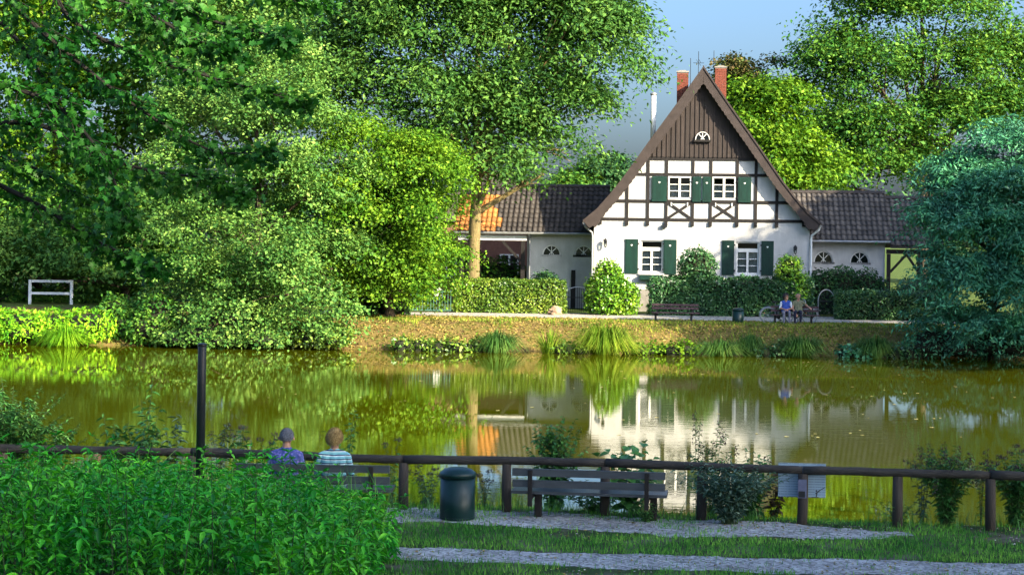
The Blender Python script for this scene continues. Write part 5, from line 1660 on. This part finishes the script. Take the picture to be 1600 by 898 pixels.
# ------------------------------------------------------------------ nettle bed
def nettle_arrays(n_pl, xr, yr, inside, hfun):
    Ps, As, Ns, Ls, Ws = [], [], [], [], []
    stems = MB()
    x = rng.uniform(*xr, n_pl); y = rng.uniform(*yr, n_pl)
    ok = inside(x, y); x, y = x[ok], y[ok]
    H = hfun(x, y) * np.clip(rng.normal(.90, .13, len(x)), .5, 1.2)
    Z = zg(x, y)
    for i in range(len(x)):
        lx, ly = rng.normal() * .20, rng.normal() * .20
        nodes = int(8 + 5 * rng.random())
        ph = rng.random() * 6.28
        if i % 3 == 0:
            stems.tube([(x[i], y[i], Z[i]), (x[i] + lx * .4, y[i] + ly * .4, Z[i] + H[i] * .6), (x[i] + lx, y[i] + ly, Z[i] + H[i])], [.006, .005, .002], 4, False)
        for k in range(nodes):
            f = .25 + .75 * (k + .5) / nodes
            px_, py_, pz_ = x[i] + lx * f * f, y[i] + ly * f * f, Z[i] + H[i] * f
            sz = (.106 - .056 * abs(f - .62) * 1.6) * rng.uniform(.45, 1.35)
            for q in range(4 if k == nodes - 1 else 3):
                a = ph + k * 1.57 + q * (math.pi * 2 / 3) + rng.normal() * .35
                Ps.append((px_, py_, pz_))
                dz = rng.normal() * .45 + (-.35 + .55 * (k == nodes - 1))
                As.append((math.cos(a), math.sin(a), dz))
                Ns.append((-math.cos(a) * dz * .5 + rng.normal() * .25, -math.sin(a) * dz * .5 + rng.normal() * .45, 1))
                Ls.append(sz); Ws.append(sz * .36)
    return np.array(Ps), np.array(As), unit(np.array(Ns)), np.array(Ls), np.array(Ws), stems
def right_edge(y):
    return -1.28 + .12 * np.sin(y * 2.3) + .08 * np.sin(y * 5.1) - .25 * sm((y - 20.6) / 1.0)
ins = lambda x, y: (x < right_edge(y)) & (y < fenceY(x) - np.where((x > -4.2) & (x < -1.3), 1.15, .35))
def hf(x, y):
    h = 1.02 - .105 * np.clip(y - 19.0, -2, 6) + .09 * np.sin(x * 1.7 + y) + .07 * np.sin(x * 3.3 - y * 1.2)
    h = h - .16 * sm((x + 4.6) / .8) * sm((y - 18.5) / 2)
    h = h - .40 * sm((x + 2.1) / .9)
    return np.maximum(h, .3)
P_, A_, N_, L_, W_, st_mb = nettle_arrays(3400, (-9.5, -.9), (13.2, 23.8), ins, hf)
V, F = leaf_arrays(P_, A_, N_, L_, W_, .22, 'lance')
nb_root = tag(link('nettle_bed', np_mesh('nettle_bed', V, F, L_nettle)), 'dense bed of vivid green nettles filling the lower left foreground', 'nettles', kind='stuff')
st_mb.build('stems', stem_m, nb_root)

# ------------------------------------------------------------------ plants along the fence
def lance_mesh(name, m, w_=.4):
    V, F = leaf_arrays(np.zeros((1, 3)), np.array([[0, 1., 0]]), np.array([[0, 0, 1.]]), 1.0, w_, .2, 'lance')
    return np_mesh(name, V, F, m)
def weed(name, label, px, Y, h, n_st, spread, L, W, per, m, single=False, plume=None, cat='plant', kind='lance', base=.12, group=None, branch=0, dr=.25):
    c = at(px, 800, Y)
    z = float(zg(c.x, c.y))
    h = h - z
    if h > .45:
        L, W, per, spread = L * 1.3, W * 1.45, int(per * 1.35), spread * 1.1
    root = thing(name, label, cat, (c.x, c.y, z - .02), 0, group)
    Ps, As, Ns, Ls = [], [], [], []
    fl = MB()
    lo_f = max(.12, min(.6, (-z) / max(h, .1) + .02))
    top_z = at(px, 700, Y).z
    for s in range(n_st):
        a = 2 * math.pi * (s * .618) ; q = spread * math.sqrt((s + .5) / n_st)
        hh = h * random.uniform(.72, 1.0) * (1 - .25 * (s / max(1, n_st)))
        b0 = Vector((math.cos(a) * q * base, math.sin(a) * q * base * .6, 0))
        tip = Vector((math.cos(a) * q, math.sin(a) * q * .6, hh))
        pts = bez(b0, Vector((b0.x * 1.2, b0.y * 1.2, hh * .6)), tip, 7)
        m_ = MB().tube(pts, [.007 * (1 - .7 * i / 7) for i in range(8)], 5)
        paths = [(pts, per)]
        for br in range(branch):
            s0 = pts[random.choice((3, 4, 5))]
            e = s0 + Vector((random.uniform(-.22, .22), random.uniform(-.12, .12), random.uniform(.08, .24)))
            bp = bez(s0, (s0 + e) * .5 + Vector((0, 0, .03)), e, 4)
            m_.tube(bp, [.004, .0035, .003, .0025, .002], 4)
            paths.append((bp, max(4, per // 2)))
        m_.build('stem', stem_m, root)
        for pth, cnt in paths:
            for k in range(cnt):
                f = lo_f + (1 - lo_f) * (k + random.random() * .5) / cnt
                i0 = min(int(f * (len(pth) - 1)), len(pth) - 2)
                p0 = pth[i0].lerp(pth[i0 + 1], f * (len(pth) - 1) - i0)
                az = k * 2.4 + s + random.uniform(-.4, .4)
                Ps.append(p0); As.append(Vector((math.cos(az), math.sin(az), random.uniform(-.5, .4) + .15 - dr)))
                Ns.append(Vector((rng.normal() * .3, rng.normal() * .3, 1)))
                Ls.append(L * random.uniform(.6, 1.15) * (1.1 - .45 * f))
        if plume:
            for k in range(26):
                d = Vector(rnd_dir(1)[0]) * (.05 if plume == 'umbel' else .035)
                off = Vector((0, 0, -random.random() * (.03 if plume == 'umbel' else .22)))
                p0 = tip + off + (Vector((d.x, d.y, d.z * .4)))
                q_ = random.uniform(.005, .011)
                fl.add([p0 + Vector(v_) * q_ for v_ in ((1, 0, 0), (0, 1, .2), (-1, .1, 0), (0, -1, 0), (0, 0, 1.3), (.1, 0, -1))], [(0, 1, 4), (1, 2, 4), (2, 3, 4), (3, 0, 4), (1, 0, 5), (2, 1, 5), (3, 2, 5), (0, 3, 5)])
    if single:
        lm = lance_mesh('leaf', m, W / L)
        for p0, a, nn, l_ in zip(Ps, As, Ns, Ls):
            a = a.normalized(); b2 = nn.cross(a).normalized(); n2 = b2.cross(a) * -1
            Mx = Matrix(((-b2.x, a.x, n2.x), (-b2.y, a.y, n2.y), (-b2.z, a.z, n2.z)))
            link('leaf', lm, root, p0, Mx.to_euler(), (l_,) * 3)
    else:
        V, F = leaf_arrays(np.array([p_[:] for p_ in Ps]), np.array([a[:] for a in As]), unit(np.array([n_[:] for n_ in Ns])), np.array(Ls), np.array(Ls) * W / L, .2, kind)
        link('foliage', np_mesh('foliage', V, F, m), root)
    if plume:
        tag(fl.build('flower_heads', flower_m, root), kind='stuff')
    return root
weed('willow_shrub', 'dense dark shrub at the left edge above the log rail', 15, 24.5, 1.75, 30, .85, .085, .022, 46, L_weed, branch=3, cat='shrub')
weed('willow_shrub', 'drooping twiggy shrub just right of the dark shrub at the left edge', 75, 24.6, 1.15, 9, .55, .085, .024, 30, L_weed, branch=3, cat='shrub')
weed('tall_weed', 'tall leafy weed, highest of those left of the metal pole', 228, 24.6, 1.62, 6, .20, .17, .05, 18, L_weed, single=True)
weed('tall_weed', 'leafy weed with upright shoots just left of the tallest weed', 172, 24.5, 1.32, 6, .26, .16, .045, 16, L_weed, single=True)
weed('tall_weed', 'pale-tipped weed between the tallest weed and the metal pole', 270, 24.5, 1.30, 5, .22, .15, .045, 16, L_grey, single=True)
weed('broad_leaved_weed', 'bushy broad-leaved weed at the foot of the tallest weed', 215, 24.3, 1.16, 12, .55, .17, .07, 14, L_weed)
weed('tall_weed', 'airy weed just right of the metal pole', 342, 24.5, 1.35, 4, .22, .11, .028, 22, L_grey, plume='plume')
weed('tall_weed', 'weed with drooping tip halfway between pole and seated man', 372, 24.4, 1.20, 4, .18, .14, .04, 18, L_weed, plume='umbel')
weed('flowering_weed', 'weed with dull purple heads just left of the seated man', 418, 24.3, 1.12, 4, .22, .10, .03, 14, L_weed, plume='umbel')
weed('pinnate_sapling', 'sapling with long arching leafy shoot behind the seated woman', 540, 24.3, 1.50, 5, .30, .085, .040, 20, L_weed, single=True)
weed('low_weed', 'thin weed left of the fence post beside the seated couple', 612, 24.2, .95, 3, .18, .09, .03, 14, L_weed, plume='umbel')
weed('bushy_sapling', 'bushy small-leaved sapling behind the fence between bin and large-leaved plant', 866, 24.2, 1.50, 24, .44, .075, .045, 34, L_weed, branch=2)
weed('large_leaved_plant', 'plant with big rounded leaves rising over the empty bench', 985, 23.9, 1.08, 11, .52, .17, .13, 9, L_weed, single=True, dr=.0)
weed('tall_thin_weed', 'tallest thin dark stem right of the empty bench', 1088, 23.9, 1.70, 2, .06, .06, .028, 26, L_weed, plume='plume')
weed('flowering_weed', 'tall weed with dark dull flower clusters right of the empty bench', 1112, 23.7, 1.28, 12, .36, .07, .026, 28, L_weed, plume='plume', branch=1)
weed('grey_bush', 'dense grey-green bush by the fence post between bench and information board', 1140, 22.65, .95, 46, .78, .075, .028, 26, L_grey, branch=1)
weed('dark_leaved_bush', 'darker leafy bush behind the grey-green bush', 1175, 23.5, .98, 14, .45, .09, .04, 22, L_weed)
weed('reddish_sapling', 'sapling with reddish leaves just left of the information board', 1212, 23.2, .92, 5, .32, .11, .055, 14, L_red, single=True)
weed('mugwort', 'bushy mugwort with feathery plumes between the two rightmost posts', 1478, 22.75, 1.18, 30, .52, .085, .026, 26, L_weed, plume='plume', branch=1)
weed('mugwort', 'drooping feathery stem left of the bushy mugwort', 1440, 23.0, 1.10, 4, .28, .09, .025, 20, L_grey, plume='plume')
weed('mugwort', 'upright leafy growth at the right edge beyond the last post', 1588, 22.9, 1.12, 24, .46, .09, .035, 22, L_weed, plume='umbel', branch=1)
weed('tall_thin_weed', 'slender feathery stem left of the last fence post', 1533, 22.9, 1.12, 3, .12, .07, .018, 22, L_weed, plume='plume')
weed('low_weed', 'small upright weed at the foot of the post right of the information board', 1384, 22.25, .36, 2, .06, .06, .026, 16, L_weed)
weed('low_weed', 'small grassy tuft on the bare edge beneath the information board', 1310, 22.45, .14, 9, .16, .07, .014, 6, L_weed)
weed('low_weed', 'leafy growth behind the legs of the empty bench', 930, 23.5, .50, 20, .95, .08, .035, 14, L_weed)
weed('low_weed', 'pale weeds by the water left of the green bin', 668, 24.0, .62, 8, .35, .07, .026, 16, L_grey, plume='umbel')
weed('low_weed', 'thin stems by the water just right of the green bin', 756, 24.0, .55, 4, .16, .06, .02, 12, L_grey, plume='umbel')
weed('low_weed', 'weeds at the foot of the bench right leg', 1010, 22.72, .34, 12, .26, .07, .03, 10, L_weed)
weed('low_weed', 'weeds around the second post from the right edge', 1403, 22.7, .42, 12, .45, .08, .03, 10, L_weed)

# ------------------------------------------------------------------ grass
def blades(name, label, pts, hmin, hmax, wd, m, tilt=.45, cat='grass', bend=True):
    n = len(pts)
    h = rng.uniform(hmin, hmax, n)
    a = rng.uniform(0, 6.28, n)
    d = np.stack([np.cos(a), np.sin(a), np.zeros(n)], 1)
    lean = d * (h * np.abs(rng.normal(size=n)) * tilt)[:, None]
    s = np.stack([-np.sin(a), np.cos(a), np.zeros(n)], 1) * (wd * rng.uniform(.6, 1.3, n))[:, None] / 2
    mid = pts + lean * .35 + np.array([0, 0, 1]) * (h * .55)[:, None]
    tip = pts + lean + np.array([0, 0, 1]) * h[:, None]
    V = np.stack([pts - s, pts + s, mid - s * .8, mid + s * .8, tip - s * .15, tip + s * .15], 1).reshape(-1, 3)
    if not bend:
        V = np.stack([pts - s, pts + s, tip + s * .2, tip - s * .2], 1).reshape(-1, 3)
    q = (np.arange(n) * 6)[:, None]
    F = np.concatenate([q + np.array([[0, 1, 3, 2]]), q + np.array([[2, 3, 5, 4]])], 0)
    if not bend:
        F = np.arange(4 * n).reshape(n, 4)
    return tag(link(name, np_mesh(name, V, F, m)), label, cat, kind='stuff')
def scatter(n, xr, yr, keep, zf=zg):
    x = rng.uniform(*xr, n); y = rng.uniform(*yr, n)
    k = keep(x, y); x, y = x[k], y[k]
    return np.stack([x, y, zf(x, y)], 1)
LO1 = [(-9, 20.1), gp(624, 873), gp(1015, 890), (3, 19.35), (16, 18.9)]; UP1 = [(-9, 21.0), gp(624, 855), gp(1050, 868), gp(1600, 880), (16, 19.7)]
LO2 = [(-5, 22.7), gp(660, 816), gp(840, 824), gp(1040, 837), gp(1300, 842), gp(1425, 838)]
def on_grass(x, y):
    a = (y > np.interp(x, *zip(*LO1)) + .03) & (y < np.interp(x, *zip(*UP1)) - .03)
    lo2 = np.interp(x, *zip(*LO2))
    b2 = (x < 4.98) & (y > lo2) & (y < fenceY(x) + .05)
    nz = vnoise(np.stack([x, y, x * 0], 1), 1.3, 2.0) + .5 * vnoise(np.stack([x, y, x * 0], 1), 4.0, 5.0)
    bare = nz < -.42
    strag = rng.random(len(x))
    return (~a | (strag < .06)) & (~b2 | ((nz > .35) & (strag < .6)) | (strag < .04)) & (~bare | (strag < .12)) & (y < fenceY(x) + 1.6) & (x > -2.6)
pts = scatter(95000, (-2.6, 9.5), (16.2, 24.6), on_grass)
blades('short_grass', 'short dark green grass between footpath and log fence', pts, .02, .065, .011, L_grass, bend=False)
pts = scatter(5200, (-8, 9.0), (22.3, 25.4), lambda x, y: (np.abs(y - fenceY(x) - .55) < .75) & ((x < 3.4) | (x > 4.6)) )
blades('tall_grass', 'longer rough grass along the foot of the log fence', pts, .08, .26, .010, L_weed, .6)
# rough grass growing through the nettles
pts = scatter(2600, (-8.5, -1.0), (14.5, 23.2), lambda x, y: ins(x, y))
pts[:, 2] += hf(pts[:, 0], pts[:, 1]) * .45
blades('rough_grass', 'long thin grass blades growing through the nettles', pts, .30, .62, .012, L_grass, .7)
# far bank: fallen leaves and thin grass
P = scatter(52000, (-30, 34), (71.3, 79.4), lambda x, y: (zg(x, y) > WATER_Z + .03) & (y < np.interp(x, *zip(*[(-60, 79.2), gp(640, 493), gp(1050, 500), gp(1460, 507), (60, 74.7)]))))
n = len(P); P[:, 2] += .02
N = unit(np.array([0, -.15, 1.0]) + .5 * rnd_dir(n)); A = unit(np.cross(N, rnd_dir(n)))
V, F = leaf_arrays(P, A, N, rng.uniform(.07, .15, n), rng.uniform(.05, .10, n), .25)
tag(link('leaf_litter', np_mesh('leaf_litter', V, F, L_litter)), 'golden brown fallen leaves and thin grass on the far bank', 'leaf litter', kind='stuff')
pts = scatter(26000, (-30, 34), (71.2, 76.5), lambda x, y: (zg(x, y) > WATER_Z + .02) & (vnoise(np.stack([x, y, 0 * x], 1), .9, 1.) > -.1 - .12 * np.clip(x - 4, -3, 3)))
blades('bank_grass', 'tufty grass on the far bank', pts, .06, .17, .03, L_sedge, .7, bend=False)

# sedge tussocks and water-edge plants
def tussock(label, px, py, w_px, h_px, Y, m, n=420, stiff=.5):
    c = at(px, py, Y)
    sc_ = Y / FPX
    root_z = float(zg(c.x, c.y)); root_z = max(root_z, WATER_Z - .1)
    root = thing('sedge_tussock', label, 'sedge', (c.x, c.y, root_z), 0, 'sedge clumps along the far waterline')
    rad, H = w_px * sc_ / 2, h_px * sc_ * .86
    a = rng.uniform(0, 6.28, n); q = np.sqrt(rng.random(n))
    d = np.stack([np.cos(a), np.sin(a) * .7, np.zeros(n)], 1)
    b0 = d * (q * rad * .28)[:, None]
    q = np.clip(q + .12 * np.sin(a * 3 + c.x), 0, 1.15); stiff = np.clip(stiff + rng.normal(size=n) * .22, -.1, 1)
    hh = H * rng.uniform(.45, 1.12, n) * (1 - .3 * q)
    out = d * (q * rad * rng.uniform(.6, 1.15, n))[:, None]
    zz = np.array([0, 0, 1.0])
    p1 = b0 + out * .35 + zz * (hh * .62)[:, None]
    p2 = b0 + out * .75 + zz * hh[:, None]
    p3 = b0 + out * (1.15 + .25 * (1 - stiff))[:, None] + zz * (hh * (stiff + .3 * (1 - q)))[:, None]
    s = np.stack([-np.sin(a), np.cos(a), np.zeros(n)], 1) * .014
    V = np.stack([b0 - s, b0 + s, p1 - s, p1 + s, p2 - s * .7, p2 + s * .7, p3 - s * .15, p3 + s * .15], 1).reshape(-1, 3)
    b = (np.arange(n) * 8)[:, None]
    F = np.concatenate([b + np.array([[0, 1, 3, 2]]), b + np.array([[2, 3, 5, 4]]), b + np.array([[4, 5, 7, 6]])], 0)
    tag(link('blades', np_mesh('blades', V, F, m), root), kind='stuff')
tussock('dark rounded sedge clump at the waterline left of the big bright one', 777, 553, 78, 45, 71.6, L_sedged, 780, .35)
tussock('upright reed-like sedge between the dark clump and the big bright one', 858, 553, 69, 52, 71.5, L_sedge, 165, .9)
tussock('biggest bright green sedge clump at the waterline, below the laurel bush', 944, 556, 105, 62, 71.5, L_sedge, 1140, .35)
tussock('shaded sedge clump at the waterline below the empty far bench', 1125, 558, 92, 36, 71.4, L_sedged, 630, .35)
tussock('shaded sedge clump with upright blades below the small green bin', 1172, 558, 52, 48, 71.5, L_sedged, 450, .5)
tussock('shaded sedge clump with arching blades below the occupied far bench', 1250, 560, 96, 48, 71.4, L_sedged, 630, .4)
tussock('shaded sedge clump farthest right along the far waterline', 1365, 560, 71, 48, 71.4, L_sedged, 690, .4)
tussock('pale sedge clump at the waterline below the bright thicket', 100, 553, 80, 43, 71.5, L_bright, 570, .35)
def edge_plants(label, px0, px1, py, Y, m, n, L):
    c = at((px0 + px1) / 2, py, Y)
    z = max(float(zg(c.x, c.y)), WATER_Z)
    w_ = (px1 - px0) * Y / FPX
    lob = [((k / 4 - .5) * w_, random.uniform(-.2, .2), .12, w_ / 6.5 + .12, .32, random.uniform(.22, .42)) for k in range(5)]
    return bush('waterside_plant', label, (c.x, c.y), lob, m, n, L, L * .75, 'plant', 'leafy plants along the far waterline', 2, z)
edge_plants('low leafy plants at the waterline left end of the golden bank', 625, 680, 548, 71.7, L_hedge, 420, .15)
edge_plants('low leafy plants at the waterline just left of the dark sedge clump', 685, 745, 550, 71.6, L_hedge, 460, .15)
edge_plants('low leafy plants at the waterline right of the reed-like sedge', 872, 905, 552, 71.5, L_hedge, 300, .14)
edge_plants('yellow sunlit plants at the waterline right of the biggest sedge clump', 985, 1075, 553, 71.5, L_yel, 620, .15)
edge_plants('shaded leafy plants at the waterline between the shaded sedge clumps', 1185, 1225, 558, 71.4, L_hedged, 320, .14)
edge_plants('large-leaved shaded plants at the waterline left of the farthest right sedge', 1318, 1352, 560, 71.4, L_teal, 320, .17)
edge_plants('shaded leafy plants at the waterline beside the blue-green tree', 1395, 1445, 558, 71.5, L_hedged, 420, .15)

# floating leaves on the pond
fl_me = None
mb = MB()
mb.add([(.05 * math.cos(a) * (1.3 if k % 2 else .8), .035 * math.sin(a), .004 * (k % 2)) for k, a in enumerate(np.linspace(0, 5.6, 9))], [tuple(range(9))])
fl_me = mb.mesh('floating_leaf', L_float)
for i in range(110):
    Y = random.uniform(42, 69); px = random.uniform(930, 1590) if i % 4 else random.uniform(260, 930)
    v = at(px, 560, Y)
    o = link('floating_leaf', fl_me, None, (v.x, Y, WATER_Z + .006), (0, 0, random.uniform(0, 6)), (random.uniform(.5, 1.5),) * 3)
    tag(o, 'tiny pale fallen leaf floating on the pond', 'leaf', 'fallen leaves floating on the pond')

# fallen leaves and pebbles on the near paths
pts = scatter(1500, (-2, 9), (18.6, 23.4), lambda x, y: ~on_grass(x, y) & (x > -1.2))
n = len(pts); pts[:, 2] += .012
N = unit(np.array([0, 0, 1.0]) + .35 * rnd_dir(n)); A = unit(np.cross(N, rnd_dir(n)))
V, F = leaf_arrays(pts, A, N, rng.uniform(.025, .06, n), rng.uniform(.015, .04, n), .3)
tag(link('fallen_leaves', np_mesh('fallen_leaves', V, F, L_litter)), 'small dry leaves scattered on the near gravel paths', 'leaf litter', kind='stuff')
pts = scatter(2600, (-2, 9), (18.6, 23.4), lambda x, y: ~on_grass(x, y) & (x > -1.2))
n = len(pts); s = rng.uniform(.006, .017, n)[:, None]
oct_ = np.array([[1, 0, 0], [0, 1, 0], [-1, 0, 0], [0, -1, 0], [0, 0, .7]])
V = (pts[:, None] + np.array([0, 0, .006]) + oct_[None] * s[:, None] * rng.uniform(.7, 1.3, (n, 5, 1))).reshape(-1, 3)
q = (np.arange(n) * 5)[:, None]
F = np.concatenate([q + np.array([[i, (i + 1) % 4, 4]]) for i in range(4)])
tag(link('pebbles', np_mesh('pebbles', V, F, gravel_far)), 'pale pebbles scattered on the near gravel paths', 'pebbles', kind='stuff')
